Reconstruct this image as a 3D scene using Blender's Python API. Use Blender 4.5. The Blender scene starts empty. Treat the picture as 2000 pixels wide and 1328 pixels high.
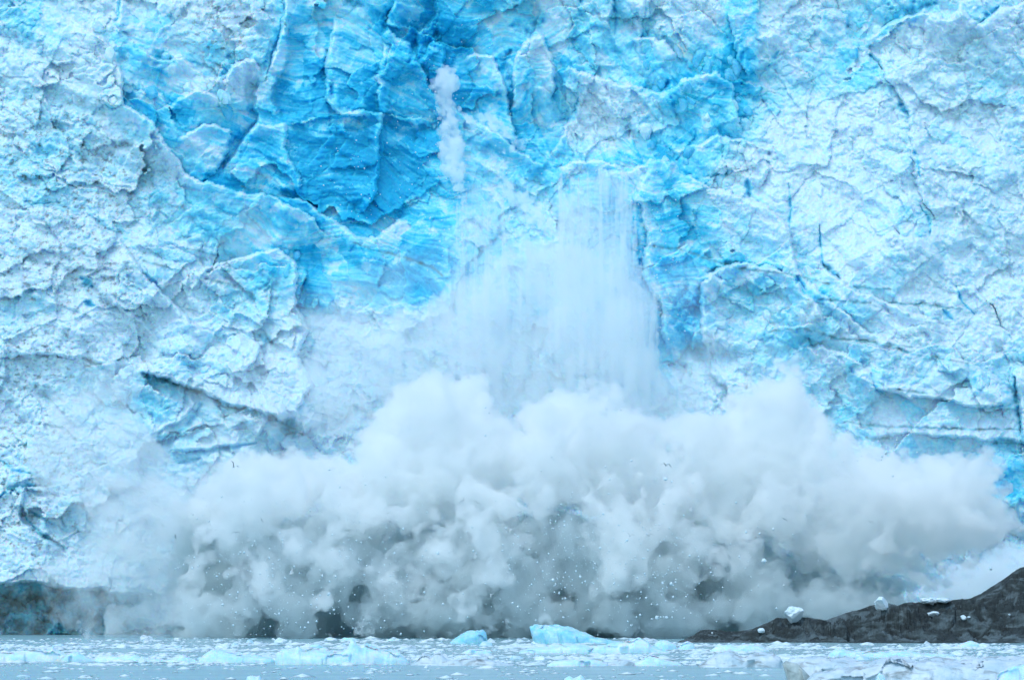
EXPO = 0.60
VB = 32
SSS = 1.3
STEPR = 0.35
WISP = (.33, .36, .62)
import bpy, math, random
import numpy as np
from mathutils import Vector, Matrix

random.seed(7)
rng = np.random.default_rng(7)
C = bpy.context.scene.collection
F = 5970.0            # photo pixels per unit of tangent (107 mm lens on 36 mm)
HZ = 1165.0           # photo row of the horizon
CH = 5.0              # camera height above the water

def world(px, py, Y):
    """photo pixel at distance Y -> metres"""
    return ((px - 1000.0) / F * Y, Y, CH + (HZ - py) / F * Y)

def on_water(px, py):
    Y = CH * F / (py - HZ)
    return ((px - 1000.0) / F * Y, Y)

# ------------------------------------------------------------------ noise
def _h(ix, iy, iz, seed):
    s = (seed * 0x9E3779B9) & 0xFFFFFFFF
    h = (ix.astype(np.uint32) * np.uint32(0x8DA6B343)) ^ (iy.astype(np.uint32) * np.uint32(0xD8163841)) ^ (iz.astype(np.uint32) * np.uint32(0xCB1AB31F)) ^ np.uint32(s)
    h ^= h >> np.uint32(13); h *= np.uint32(0x5BD1E995); h ^= h >> np.uint32(15)
    h *= np.uint32(0x27D4EB2D); h ^= h >> np.uint32(13)
    return h

Z0 = np.zeros(1, np.int64)
def perlin2(x, y, seed=0):
    xi = np.floor(x); yi = np.floor(y)
    fx = (x - xi).astype(np.float32); fy = (y - yi).astype(np.float32)
    xi = xi.astype(np.int64); yi = yi.astype(np.int64)
    u = fx*fx*fx*(fx*(fx*6-15)+10); v = fy*fy*fy*(fy*(fy*6-15)+10)
    def g(dx, dy):
        a = _h(xi+dx, yi+dy, Z0, seed).astype(np.float32) * np.float32(2*math.pi/4294967296.0)
        return np.cos(a)*(fx-dx) + np.sin(a)*(fy-dy)
    a = g(0,0); b = g(1,0); c = g(0,1); d = g(1,1)
    return (a + (b-a)*u + (c-a)*v + (a-b-c+d)*u*v) * 1.5

def perlin3(x, y, z, seed=0):
    xi = np.floor(x); yi = np.floor(y); zi = np.floor(z)
    fx = (x-xi).astype(np.float32); fy = (y-yi).astype(np.float32); fz = (z-zi).astype(np.float32)
    xi = xi.astype(np.int64); yi = yi.astype(np.int64); zi = zi.astype(np.int64)
    s = lambda t: t*t*t*(t*(t*6-15)+10)
    u, v, w = s(fx), s(fy), s(fz)
    r = 0
    for dx in (0,1):
        for dy in (0,1):
            for dz in (0,1):
                h = _h(xi+dx, yi+dy, zi+dz, seed)
                gx = (h & np.uint32(1023)).astype(np.float32)/511.5-1
                gy = ((h >> np.uint32(10)) & np.uint32(1023)).astype(np.float32)/511.5-1
                gz = ((h >> np.uint32(20)) & np.uint32(1023)).astype(np.float32)/511.5-1
                wgt = (u if dx else 1-u)*(v if dy else 1-v)*(w if dz else 1-w)
                r = r + wgt*(gx*(fx-dx)+gy*(fy-dy)+gz*(fz-dz))
    return r*1.3

def fbm2(x, y, o=4, seed=0, gain=.5, ridged=False):
    t = 0; a = 1.0; n = 0; f = 1.0
    for i in range(o):
        p = perlin2(x*f+17.3*i, y*f-9.1*i, seed+i)
        if ridged: p = 1-2*np.abs(p)
        t = t + a*p; n += a; a *= gain; f *= 2.03
    return t/n

def fbm3(x, y, z, o=4, seed=0, gain=.5, billow=False):
    t = 0; a = 1.0; n = 0; f = 1.0
    for i in range(o):
        p = perlin3(x*f+17.3*i, y*f-9.1*i, z*f+4.7*i, seed+i)
        if billow: p = 2*np.abs(p)-.5
        t = t + a*p; n += a; a *= gain; f *= 2.03
    return t/n

def worley(x, y, seed=0, jit=.9):
    """F1, F2, cell hash (uint32), offset to nearest centre"""
    xi = np.floor(x).astype(np.int64); yi = np.floor(y).astype(np.int64)
    f1 = np.full(x.shape, 9.0, np.float32); f2 = f1.copy()
    idh = np.zeros(x.shape, np.uint32); ox = np.zeros_like(f1); oy = np.zeros_like(f1)
    for dx in (-1,0,1):
        for dy in (-1,0,1):
            h = _h(xi+dx, yi+dy, Z0, seed)
            cx = xi+dx+.5+jit*((h & np.uint32(65535)).astype(np.float32)/65535-.5)
            cy = yi+dy+.5+jit*((h >> np.uint32(16)).astype(np.float32)/65535-.5)
            ax = (x-cx).astype(np.float32); ay = (y-cy).astype(np.float32)
            d = np.sqrt(ax*ax+ay*ay)
            near = d < f1
            f2 = np.where(near, f1, np.minimum(f2, d))
            f1 = np.where(near, d, f1); idh = np.where(near, h, idh)
            ox = np.where(near, ax, ox); oy = np.where(near, ay, oy)
    return f1, f2, idh, ox, oy

def facets(x, y, seed, tilt=1.3, off=1.0):
    """broken blocks: every cell its own tilted plane"""
    f1, f2, h, ox, oy = worley(x, y, seed)
    h2 = _h(h.astype(np.int64), h.astype(np.int64)>>7, Z0, seed+5)
    a = (h2 & np.uint32(1023)).astype(np.float32)/511.5-1
    b = ((h2 >> np.uint32(10)) & np.uint32(1023)).astype(np.float32)/511.5-1
    c = ((h2 >> np.uint32(20)) & np.uint32(1023)).astype(np.float32)/511.5-1
    return off*c + tilt*(a*ox+b*oy) , c, f2-f1

def sstep(a, b, x):
    t = np.clip((x-a)/(b-a), 0, 1); return t*t*(3-2*t)

# --------------------------------------------------------------- materials
def nodes_of(name):
    m = bpy.data.materials.new(name); m.use_nodes = True
    return m, m.node_tree.nodes, m.node_tree.links

def simple(name, col, rough=.6, spec=.3):
    m, N, L = nodes_of(name); b = N['Principled BSDF']
    b.inputs['Base Color'].default_value = (*col, 1); b.inputs['Roughness'].default_value = rough
    b.inputs['Specular IOR Level'].default_value = spec
    nz = N.new('ShaderNodeTexNoise'); nz.inputs['Scale'].default_value = 3; nz.inputs['Detail'].default_value = 6
    tc = N.new('ShaderNodeTexCoord'); L.new(tc.outputs['Object'], nz.inputs['Vector'])
    mx = N.new('ShaderNodeMix'); mx.data_type = 'RGBA'; L.new(nz.outputs['Fac'], mx.inputs['Factor'])
    mx.inputs['A'].default_value = tuple(c*.82 for c in col)+(1,); mx.inputs['B'].default_value = tuple(min(1,c*1.15) for c in col)+(1,)
    L.new(mx.outputs['Result'], b.inputs['Base Color'])
    return m

def rgb(N, c):
    n = N.new('ShaderNodeRGB'); n.outputs[0].default_value = (*c, 1); return n.outputs[0]

def mix(N, L, fac, a, b):
    m = N.new('ShaderNodeMix'); m.data_type = 'RGBA'
    if isinstance(fac, (int, float)): m.inputs['Factor'].default_value = fac
    else: L.new(fac, m.inputs['Factor'])
    for s, k in ((a,'A'), (b,'B')):
        if isinstance(s, tuple): m.inputs[k].default_value = (*s, 1)
        else: L.new(s, m.inputs[k])
    return m.outputs['Result']

def ice_material():
    m, N, L = nodes_of('glacier_ice'); b = N['Principled BSDF']
    at = N.new('ShaderNodeAttribute'); at.attribute_name = 'ice'
    sp = N.new('ShaderNodeSeparateColor'); L.new(at.outputs['Color'], sp.inputs[0])
    r = N.new('ShaderNodeValToRGB'); L.new(sp.outputs[0], r.inputs['Fac'])
    e = r.color_ramp.elements
    e[0].position = 0; e[0].color = (.67,.835,.915,1)
    e[1].position = 1; e[1].color = (.006,.40,.66,1)
    for p, c in ((.2,(.50,.79,.90,1)), (.42,(.30,.76,.905,1)), (.65,(.12,.65,.86,1)), (.84,(.03,.53,.78,1))):
        q = e.new(p); q.color = c
    dirt = mix(N, L, sp.outputs[1], r.outputs['Color'], (.16,.17,.15))
    L.new(dirt, b.inputs['Base Color'])
    b.inputs['Subsurface Weight'].default_value = .75; b.inputs['Subsurface Radius'].default_value = (.10,.65,1.3); b.inputs['Subsurface Scale'].default_value = SSS
    b.inputs['Roughness'].default_value = .55
    b.inputs['Specular IOR Level'].default_value = .25
    tc = N.new('ShaderNodeTexCoord')
    nz = N.new('ShaderNodeTexNoise'); nz.inputs['Scale'].default_value = 2.5; nz.inputs['Detail'].default_value = 5; nz.inputs['Roughness'].default_value = .65
    L.new(tc.outputs['Object'], nz.inputs['Vector'])
    bp = N.new('ShaderNodeBump'); bp.inputs['Strength'].default_value = .4; bp.inputs['Distance'].default_value = .25
    L.new(nz.outputs['Fac'], bp.inputs['Height']); L.new(bp.outputs[0], b.inputs['Normal'])
    return m

# ------------------------------------------------------------ mesh helpers
def grid_mesh(name, P, mat, attr=None, smooth=False):
    """P: (ny, nx, 3) -> mesh; columns to the right, rows upwards or away"""
    ny, nx = P.shape[:2]
    me = bpy.data.meshes.new(name)
    me.vertices.add(nx*ny); me.vertices.foreach_set('co', P.reshape(-1).astype(np.float32))
    i = np.arange((ny-1)*(nx-1)); r = i//(nx-1); c = i % (nx-1)
    a = r*nx+c
    q = np.stack([a, a+1, a+nx+1, a+nx], 1).astype(np.int32)
    nf = len(q)
    me.loops.add(nf*4); me.loops.foreach_set('vertex_index', q.reshape(-1))
    me.polygons.add(nf); me.polygons.foreach_set('loop_start', np.arange(0, nf*4, 4, dtype=np.int32))
    me.update(calc_edges=True)
    if smooth: me.polygons.foreach_set('use_smooth', np.ones(nf, bool))
    if attr is not None:
        at = me.color_attributes.new('ice', 'FLOAT_COLOR', 'POINT')
        col = np.ones((nx*ny, 4), np.float32)
        for k, v in enumerate(attr): col[:, k] = v.reshape(-1)
        at.data.foreach_set('color', col.reshape(-1))
    me.materials.append(mat)
    o = bpy.data.objects.new(name, me); C.objects.link(o)
    return o

# ---------------------------------------------------------------- features
def seg_dist(X, Y, P):
    """distance to a polyline, signed side (+ = left of travel as seen in the photo with y down), position along 0..1"""
    best = np.full(X.shape, 1e9, np.float32); side = np.zeros_like(best); par = np.zeros_like(best)
    n = len(P)-1
    for i in range(n):
        ax, ay = P[i]; bx, by = P[i+1]
        vx, vy = bx-ax, by-ay; l2 = vx*vx+vy*vy
        t = np.clip(((X-ax)*vx+(Y-ay)*vy)/l2, 0, 1)
        dx = X-(ax+t*vx); dy = Y-(ay+t*vy)
        d = np.sqrt(dx*dx+dy*dy)
        m = d < best
        cr = vx*dy-vy*dx
        best = np.where(m, d, best); side = np.where(m, -np.sign(cr), side); par = np.where(m, (i+t)/n, par)
    return best, side, par

def box_of(P, pad, gx, gy):
    xs = [p[0] for p in P]; ys = [p[1] for p in P]
    x0 = np.searchsorted(gx, min(xs)-pad); x1 = np.searchsorted(gx, max(xs)+pad)
    y0 = np.searchsorted(gy, min(ys)-pad); y1 = np.searchsorted(gy, max(ys)+pad)
    return slice(y0, y1), slice(x0, x1)

def poly_sd(X, Y, P):
    """signed distance to polygon, + inside"""
    Q = P+[P[0]]
    d, _, _ = seg_dist(X, Y, Q)
    ins = np.zeros(X.shape, bool)
    for i in range(len(P)):
        ax, ay = Q[i]; bx, by = Q[i+1]
        if ay == by: continue
        c = ((ay > Y) != (by > Y)) & (X < (bx-ax)*(Y-ay)/(by-ay)+ax)
        ins ^= c
    return np.where(ins, d, -d)
# ------------------------------------------------------------------ glacier
STEP = 1.7
gx = np.arange(-220, 2220, STEP); gy = np.arange(-160, 1256, STEP)
GX, GY = np.meshgrid(gx, gy)
n1 = fbm2(GX/70, GY/70, 3, 11); n2 = fbm2(GX/70+40, GY/70+9, 3, 12)
n3 = fbm2(GX/16, GY/16, 3, 13); n4 = fbm2(GX/16+40, GY/16+9, 3, 14)
WX = GX + 11*n1 + 6*n3; WY = GY + 11*n2 + 6*n4          # warped so that no drawn edge stays straight

# masks (photo pixels): clean blue ice, smooth slabs, rubble
def blob(cx, cy, rx, ry, ang=0, soft=.5):
    a = math.radians(ang); dx = WX-cx; dy = WY-cy
    u = (dx*math.cos(a)+dy*math.sin(a))/rx; v = (-dx*math.sin(a)+dy*math.cos(a))/ry
    return 1-sstep(1-soft, 1+soft, np.sqrt(u*u+v*v))

B = .11 + .12*fbm2(GX/130, GY/130, 4, 21)
for cx, cy, rx, ry, ang, amt in (
    (700,200,190,270,-12,.62), (600,330,160,110,25,.30), (790,370,110,120,20,.42), (880,90,150,150,0,.36),
    (1030,190,90,140,0,.40), (930,300,110,110,30,.25), (330,90,110,60,20,.42), (390,210,150,55,30,.42),
    (420,300,150,60,35,.34), (300,230,60,60,0,.2), (1130,60,120,90,0,.28), (1290,140,90,70,0,.30), (1390,210,85,110,10,.36),
    (1250,260,90,80,0,.22), (1240,440,75,160,5,.5), (1310,560,70,190,5,.55), (1440,60,40,130,12,.40), (1120,350,110,70,0,.22),
    (1740,20,110,40,-20,.3), (1700,120,60,60,0,.25), (150,60,120,60,10,.14), (480,430,200,60,15,.16), (640,500,200,80,10,.24),
    (540,560,120,80,0,.16), (1480,600,130,110,0,.2), (1420,460,150,80,0,.16), (820,520,160,80,0,.24), (1750,810,220,60,5,.11),
    (1600,760,120,80,10,.12), (1960,930,70,60,0,.38), (60,1195,200,60,0,.2), (350,820,110,80,15,.12), (1480,180,60,60,0,.15),
    (1600,110,90,90,0,.14), (1850,330,60,200,20,.05), (560,700,80,160,15,.08), (1000,450,400,160,0,.15), (60,330,200,40,0,.08), (500,440,230,70,20,.16), (720,540,190,60,5,.16), (1240,370,170,90,10,.16), (800,60,330,90,0,.14), (1560,110,160,90,0,.10), (60,30,100,50,0,.12), (560,250,60,160,0,.12), (960,180,60,160,-15,.12)):
    B += 1.1*amt*blob(cx, cy, rx, ry, ang, .5)
for cx, cy, rx, ry, ang, amt in ((1650,300,260,120,20,.10),(120,600,220,160,0,.10),(1200,240,90,50,10,.2),(495,165,60,45,10,.35),
    (500,60,60,60,0,.3),(1800,520,250,120,10,.07),(150,130,120,60,0,.08), (1030,330,60,200,-50,.25), (700,760,200,140,0,.15)):
    B -= amt*blob(cx, cy, rx, ry, ang, .5)
S = np.clip((B-.30)/.4, 0, 1)                              # smooth, freshly broken slab faces
S = np.maximum(S, .6*blob(1650,430,200,70,10)); S = np.maximum(S, .5*blob(1720,580,260,50,12)); S = np.maximum(S, .6*blob(1850,830,260,70,3))

H = np.zeros_like(GX, dtype=np.float32)
# long ridges running down to the right, steeper on the right half
ang = np.radians(np.where(GX > 1200, 44, 33)); ang = np.radians(33+11*sstep(900, 1400, GX))
al = np.cos(ang)*WX+np.sin(ang)*WY; ac = -np.sin(ang)*WX+np.cos(ang)*WY
H += 1.5*fbm2(al/330, ac/120, 2, 31, ridged=True)-1.6*fbm2(al/250+5, ac/100, 2, 32, ridged=True)
H += 6.5*fbm2(GX/420, GY/360, 2, 33)
# broken blocks at falling sizes
fL, cL, gL = facets(WX/210+.25*n1, WY/150+.35*WX/210+.25*n2, 40, 1.7, .9); H += 1.5*fL*(1-.6*blob(1750,400,330,330,0,.4))
q = 1-.75*S
blk = np.clip(.5+1.6*fbm2(GX/210, GY/170, 3, 38), 0, 1.3); blk2 = np.clip(.5+1.6*fbm2(GX/110, GY/90, 3, 39), 0, 1.3)
smoothR = blob(1720,380,420,330,30,.6)*.65
H -= 1.5*fbm2(al/120, ac/55, 4, 36, .5, True)*(1-.5*S) + 1.3*fbm2(WX/60, WY/44, 4, 37, .55)*(1-.5*S)
blk = blk*(1-smoothR); blk2 = blk2*(1-smoothR)
fa, ca, ga = facets(WX/105, WY/85+.3*WX/105, 41, 1.5, 1.0); H += .9*fa*(1-.35*S)*(.6+.7*blk)
fb, cb, gb = facets(al/62, ac/36, 42, 1.5, .9); H += .85*fb*(1-.5*S)*(.3+.9*blk)
fc, cc, gc = facets((WX+4*n3)/23, (WY+4*n4)/17, 43, 1.5, .9); H += .36*fc*q*(.3+.9*blk2)
fd, cd, gd = facets(GX/11+n3, GY/9+n4, 44, 1.4, .9)
rub = .55+.45*fbm2(GX/90, GY/90, 3, 45)
H += .16*fd*q*rub
fe, ce, ge = facets(GX/5.2+n1, GY/4.6, 46, 1.2, .9); H += .05*fe*q*rub
def lumps2(x, y, seed):
    f1, f2, h, _, _ = worley(x, y, seed, 1.0)
    return np.sqrt(np.clip(1-(f1/.75)**2, 0, 1))*(.45+.55*((h >> np.uint32(8)) & np.uint32(255))/255.0)
rb2 = np.clip(.35+1.5*fbm2(GX/140, GY/110, 3, 48), 0, 1)
H -= .55*(1-.8*S)*fbm2(al/150, ac/11, 4, 52, .6, True)*np.clip(.3+1.5*fbm2(GX/190, GY/150, 2, 53), 0, 1)   # shear streaks
H += q*(.95*lumps2((WX+5*n3)/34, (WY+5*n4)/25, 49)*rb2 + .62*lumps2((GX+6*n3)/15, (GY+6*n4)/11.5, 50)*rub*1.3 + .28*lumps2(GX/7.5, GY/6, 51)*rub*1.4)
H -= .22*fbm2(GX/9, GY/7, 3, 47, .6, True)*(.35+.65*q)*(.5+.5*rub)

# step edges drawn from the photo: (polyline, step in m, reach in px, side) side -1 = standing out to the right of travel
EB = np.zeros_like(H); EW = np.zeros_like(H)
def edge(P, h, w, side, col=None):
    sy, sx = box_of(P, w*3.5+40, gx, gy)
    d, s, t = seg_dist(WX[sy,sx], WY[sy,sx], P)
    f = np.exp(-d/w)*(s*side > 0)*sstep(0,.1,t)*(1-sstep(.9,1,t))
    # bevelled lip so that the edge stays crisp but not razor thin
    f *= .45+.55*sstep(0, 5, d)
    H[sy,sx] += 1.1*h*f
    if h > 0:                                          # blue recess shade painted below or beside a lip as clean ice, the lip itself is crushed
        win = sstep(0,.12,t)*(1-sstep(.88,1,t)); g = np.exp(-d/(12+w*.35))*(s*side < 0)*win
        EB[sy,sx] += .045*h*g*(.7+.9*n3[sy,sx]+.6*n1[sy,sx]); EW[sy,sx] = np.maximum(EW[sy,sx], np.exp(-d/14)*(s*side > 0)*win)

EDGES = [
 ([(120,20),(200,70),(236,130),(246,205),(300,240),(335,300),(360,335),(430,365),(540,390),(610,425),(650,470)], 5.5, 70, -1),
 ([(-60,400),(30,408),(90,405),(180,430),(232,470),(280,535),(330,580),(370,625),(430,660)], 5.0, 80, -1),
 ([(340,560),(400,525),(470,500),(545,486),(580,520),(578,585),(604,640),(580,690),(612,750),(578,800),(590,850)], 4.5, 60, -1),
 ([(190,205),(235,215),(250,190),(262,150)], 2.5, 25, 1),
 ([(236,0),(228,40),(232,70)], 2.5, 20, 1),
 ([(255,88),(300,115),(335,118),(352,112),(400,150),(440,158),(450,130),(490,118),(520,150)], 5.0, 38, -1),
 ([(555,-40),(552,50),(540,100),(526,140)], 4.0, 30, 1),
 ([(515,150),(500,200),(505,240),(470,275),(430,345)], -4, 30, -1),
 ([(250,170),(320,180),(330,205),(380,170),(420,185),(440,210)], 2.6, 30, -1),
 ([(340,275),(400,243),(450,255),(440,300),(415,350)], 3.4, 40, -1),
 ([(450,290),(500,248),(555,240),(560,290),(590,340),(590,380)], 3.0, 50, -1),
 ([(560,20),(560,110),(530,190),(545,240)], -3.5, 45, 1),
 ([(655,30),(640,110),(632,190),(655,225),(730,232)], 4.0, 40, 1),
 ([(640,228),(700,215),(750,222),(735,270),(745,330),(735,380),(700,420)], 4.2, 55, -1),
 ([(745,70),(760,60),(800,90),(820,130),(850,180),(880,230)], 4.0, 50, -1),
 ([(750,80),(735,160),(740,230)], 3.5, 40, 1),
 ([(770,0),(755,55)], 4, 40, 1),
 ([(815,125),(845,80),(865,90),(868,150)], 3.0, 35, -1),
 ([(855,-30),(850,30),(820,70),(812,120)], -5, 60, -1),
 ([(900,120),(925,108),(965,112),(985,170),(1000,240),(1010,290)], 4.5, 50, -1),
 ([(990,260),(1002,170),(1010,110),(1030,75),(1060,72),(1080,110),(1084,160),(1080,210)], 4.5, 60, -1),
 ([(880,200),(900,215),(930,235),(975,260),(1020,300),(1065,320)], 3.6, 55, -1),
 ([(700,480),(760,450),(790,425),(840,440),(870,470)], -2.5, 40, 1),
 ([(540,380),(600,395),(640,420),(700,465),(735,460),(790,425)], 4.0, 60, -1),
 ([(1085,140),(1110,130),(1160,150),(1230,165),(1280,185),(1310,178),(1345,150),(1400,140),(1430,170),(1445,230),(1450,270)], 4.6, 60, -1),
 ([(1130,200),(1100,250),(1075,300)], 2.5, 30, 1),
 ([(1085,330),(1120,310),(1180,318),(1235,330),(1280,310),(1330,315)], 4.2, 60, -1),
 ([(1235,80),(1260,70),(1300,85),(1320,110)], 3, 30, -1),
 ([(1418,20),(1430,70),(1445,120),(1460,150)], 4.0, 45, 1),
 ([(1190,60),(1196,20),(1200,-30)], 2.5, 30, 1),
 ([(1255,90),(1250,40),(1262,0)], 2.5, 30, 1),
 ([(1480,70),(1510,60),(1540,80),(1565,130),(1580,160)], 2.8, 35, -1),
 ([(1600,20),(1650,30),(1645,70),(1680,80)], -3.0, 35, 1),
 ([(1690,80),(1740,45),(1800,20),(1850,40),(1880,10)], 5.0, 60, -1),
 ([(1900,55),(1940,25),(2000,0),(2060,-20)], 4.5, 60, -1),
 ([(1700,100),(1730,150),(1780,220),(1775,300),(1800,380),(1830,440)], 3.0, 55, 1),
 ([(1310,300),(1400,262),(1470,280),(1500,330),(1480,370)], 3.0, 50, -1),
 ([(1300,330),(1400,370),(1500,400),(1535,445),(1560,520),(1620,590),(1700,650),(1800,690)], 3.4, 70, -1),
 ([(1355,545),(1400,525),(1440,516),(1500,522),(1550,540),(1590,590),(1620,640)], 5.5, 60, -1),
 ([(1376,700),(1372,620),(1368,560),(1390,530)], 5.5, 50, -1),
 ([(1230,390),(1250,400),(1262,470),(1255,540),(1290,600),(1296,690)], 5.0, 50, 1),
 ([(1610,520),(1640,545),(1660,565),(1740,590),(1800,615),(1860,640)], 4.0, 60, -1),
 ([(1660,515),(1690,480),(1750,450),(1820,470),(1850,520)], 3.0, 50, -1),
 ([(1860,555),(1905,560),(1925,590),(1950,570),(2000,575)], 3.0, 40, -1),
 ([(1575,680),(1600,670),(1650,690),(1700,730),(1720,790)], 3.0, 50, -1),
 ([(1690,765),(1760,770),(1850,785),(1900,800),(1980,790)], 3.5, 60, 1),
 ([(1690,850),(1800,850),(1900,858),(2000,862),(2100,860)], 2.5, 50, 1),
 ([(1985,720),(1990,780),(2000,850),(2010,900)], 3, 40, 1),
 ([(500,850),(520,815),(575,822),(600,855)], 3.5, 40, 1),
 ([(270,725),(330,745),(400,770),(470,795),(520,812),(560,822)], 4.8, 55, 1),
 ([(290,850),(350,820),(390,780)], 2.5, 25, 1),
 ([(310,860),(370,850),(400,822)], 2.5, 25, 1),
 ([(330,885),(400,880),(480,868)], 2.5, 25, 1),
 ([(-60,960),(10,955),(50,950),(40,1010),(70,1045),(135,1068)], 3.0, 40, -1),
 ([(-200,1140),(-80,1138),(30,1140),(90,1138),(130,1150),(200,1160),(300,1165)], 9.0, 150, 1),
 ([(-60,690),(20,700),(90,690),(180,705),(230,730)], 2.5, 35, 1),
 ([(160,540),(180,560),(230,600),(280,640)], 2.2, 30, 1),
]
for e in EDGES: edge(*e)

# crevices and cracks: (polyline, depth m, half width px)
DIRT_DARK = np.zeros_like(H); CLEAN_GLOW = np.zeros_like(H)          # clean crack walls, with the blue glow of deep ice painted in
def crack(P, dep, w, dirt=0.0):
    sy, sx = box_of(P, w*6+30, gx, gy)
    wx = GX[sy,sx]+3*n3[sy,sx]+3*n1[sy,sx]; wy = GY[sy,sx]+3*n4[sy,sx]+3*n2[sy,sx]
    d, s, t = seg_dist(wx, wy, P)
    ww = w*(.35+.9*np.sin(np.pi*np.clip(t,0.02,.98)))*(1+.6*n3[sy,sx])
    f = np.exp(-(d/np.maximum(ww,.4))**2)
    f = f*np.clip(.75+1.1*n3[sy,sx]+.9*n1[sy,sx], .1, 1.1)
    H[sy,sx] -= min(dep, 3+.35*dep)*.38*f
    CLEAN_GLOW[sy,sx] = np.maximum(CLEAN_GLOW[sy,sx], np.exp(-(d/np.maximum(ww*1.5,1.5))**2))
    if dirt: DIRT_DARK[sy,sx] = np.maximum(DIRT_DARK[sy,sx], dirt*np.exp(-(d/(ww*1.3+1.5))**2)*(.55+.9*n4[sy,sx]+.4*n3[sy,sx]))
for c in (
 ([(238,-10),(232,20),(226,40)],3,2.5), ([(556,-10),(553,50),(535,100),(522,145)],4,3), ([(680,-5),(690,8),(705,12)],9,11), ([(800,120),(818,100),(850,70),(855,25)],8,13),
 ([(640,100),(636,150),(648,190)],6,10), ([(765,20),(752,60)],5,7), ([(998,100),(985,120),(1000,170)],5,7), ([(1085,240),(1120,230),(1130,190)],3,4),
 ([(430,150),(450,130),(445,110)],4,8), ([(290,115),(340,122)],7,14), ([(400,355),(425,330),(460,280),(500,240)],5,9), ([(205,205),(228,212)],4,4),
 ([(1255,180),(1290,178),(1305,165)],6,12), ([(1200,70),(1205,30),(1200,0)],2.5,3), ([(1720,70),(1745,35),(1790,15),(1825,8)],8,15),
 ([(1915,50),(1930,30),(1950,15)],6,5), ([(1755,200),(1775,225)],4,5), ([(1700,110),(1715,150)],5,7), ([(1780,285),(1790,310),(1797,350)],3,3), ([(1797,400),(1815,430),(1818,460)],3,2.5),
 ([(1602,440),(1604,500),(1612,530)],3,2), ([(1608,515),(1640,545)],4,4,.4), ([(1380,532),(1420,518),(1440,514)],4,5,.35), ([(1440,514),(1500,522),(1540,532)],4,3),
 ([(1555,540),(1575,565)],4,3), ([(1340,560),(1330,590),(1345,615),(1368,600),(1370,565)],8,16), ([(1235,440),(1245,480),(1260,540)],5,12),
 ([(1868,558),(1880,590),(1903,615)],3,2), ([(1842,605),(1862,625)],3,4), ([(1983,735),(1985,780),(1998,850),(2008,900)],4,3,.3), ([(1540,360),(1545,410),(1540,450)],3,2), 
 ([(280,730),(300,745),(320,745)],4,7,.5), ([(300,735),(400,772),(450,790),(520,812),(560,830),(590,850)],2.5,3,.7), ([(300,855),(350,850),(370,825),(395,790)],4,6),
 ([(310,865),(345,858)],5,8), ([(335,880),(400,882),(500,865)],3.5,4), ([(350,905),(390,895)],4,5), ([(160,545),(180,560)],5,6), ([(165,590),(185,598)],5,5), ([(505,655),(530,668)],5,7,.3),
 ([(0,970),(20,955),(50,950),(80,945)],3,4,.3), ([(50,1010),(75,1040),(105,1062),(130,1070)],3,3,.3), ([(60,1000),(90,1015),(130,1035),(110,990)],2.5,3,.3), ([(0,900),(30,920),(60,925)],2.5,3,.2),
 ([(150,1060),(170,1045)],2.5,3,.2), ([(560,820),(575,850)],5,13,.4),
 ([(40,380),(60,400),(120,395)],2,2,.2), ([(960,560),(990,535),(1010,520)],2,5), ([(685,490),(700,478),(740,490)],2.5,6), ([(1120,90),(1130,40),(1135,0)],4,10), ([(1000,50),(1030,60),(1060,40)],4,12),
 ([(1425,30),(1440,80),(1450,130)],4,7), ([(1500,130),(1520,100)],2.5,4), ([(1310,190),(1330,240)],2.5,5), ([(1460,350),(1465,385)],4,5), ([(1390,345),(1430,335)],3.5,5), ([(1180,330),(1235,332)],3,5),
 ):
    crack(*c)
# thin dirt bands frozen into the ice: no relief to speak of
for P in (([(1240,478),(1320,484),(1380,505),(1440,525),(1560,538),(1620,556)]), ([(1660,560),(1740,565)]), ([(1600,585),(1640,588),(1700,592)]), ([(1740,590),(1880,603)]),
          ([(1570,640),(1640,662),(1700,668),(1780,678)]), ([(1690,665),(1780,690),(1890,710)]), ([(1755,760),(1810,768)]), ([(1650,825),(1720,832),(1880,838),(2000,838)]), ([(1690,855),(1740,856)]),
          ([(1940,866),(2000,864),(2100,862)]), ([(280,510),(345,528)]), ([(365,485),(430,500),(450,520)]), ([(470,365),(520,380),(560,385)]), ([(690,475),(760,495),(840,520),(880,550)]), ([(400,545),(460,560)]), ([(1500,650),(1570,640)]), ([(440,840),(520,810)])):
    crack(P, .25, 1.3, .75)

# freshly broken blue ice shows its layering as faint ribs
la = np.radians(np.where(GX > 960, -3, 17)+5*fbm2(GX/200, GY/200, 2, 60))
lx = np.cos(la)*GX+np.sin(la)*GY; ly = -np.sin(la)*GX+np.cos(la)*GY
band = fbm2(lx/95, ly/6.5, 4, 61, .6)
band2 = fbm2(lx/160, ly/18, 3, 62, .55)
H += S*(.45*band+.5*band2)

# specks of dirt and sand on the crushed ice at the left
ds = fbm2(GX/14, GY/10, 4, 71, .7)
dm = blob(80,300,260,110,20)+.8*blob(100,520,200,100,10)+.9*blob(430,60,70,70)+blob(40,700,160,60)+blob(60,950,120,160)+.5*blob(470,580,70,60)+.35*blob(1930,180,110,70)+.3*blob(1250,170,80,40)
DIRT_DARK = np.maximum(DIRT_DARK, np.clip(dm,0,1)*sstep(.10,.34,ds)*.7)
DIRT_DARK = np.maximum(DIRT_DARK, blob(70,1200,170,60)*(.62+.8*fbm2(GX/30, GY/34, 4, 73)))  # darker, greyer wall along the foot at the lower left
DIRT_DARK = np.clip(DIRT_DARK, 0, .85)

B = 1.0*(1-np.exp(-1.25*np.maximum(B, 0)))
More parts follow.
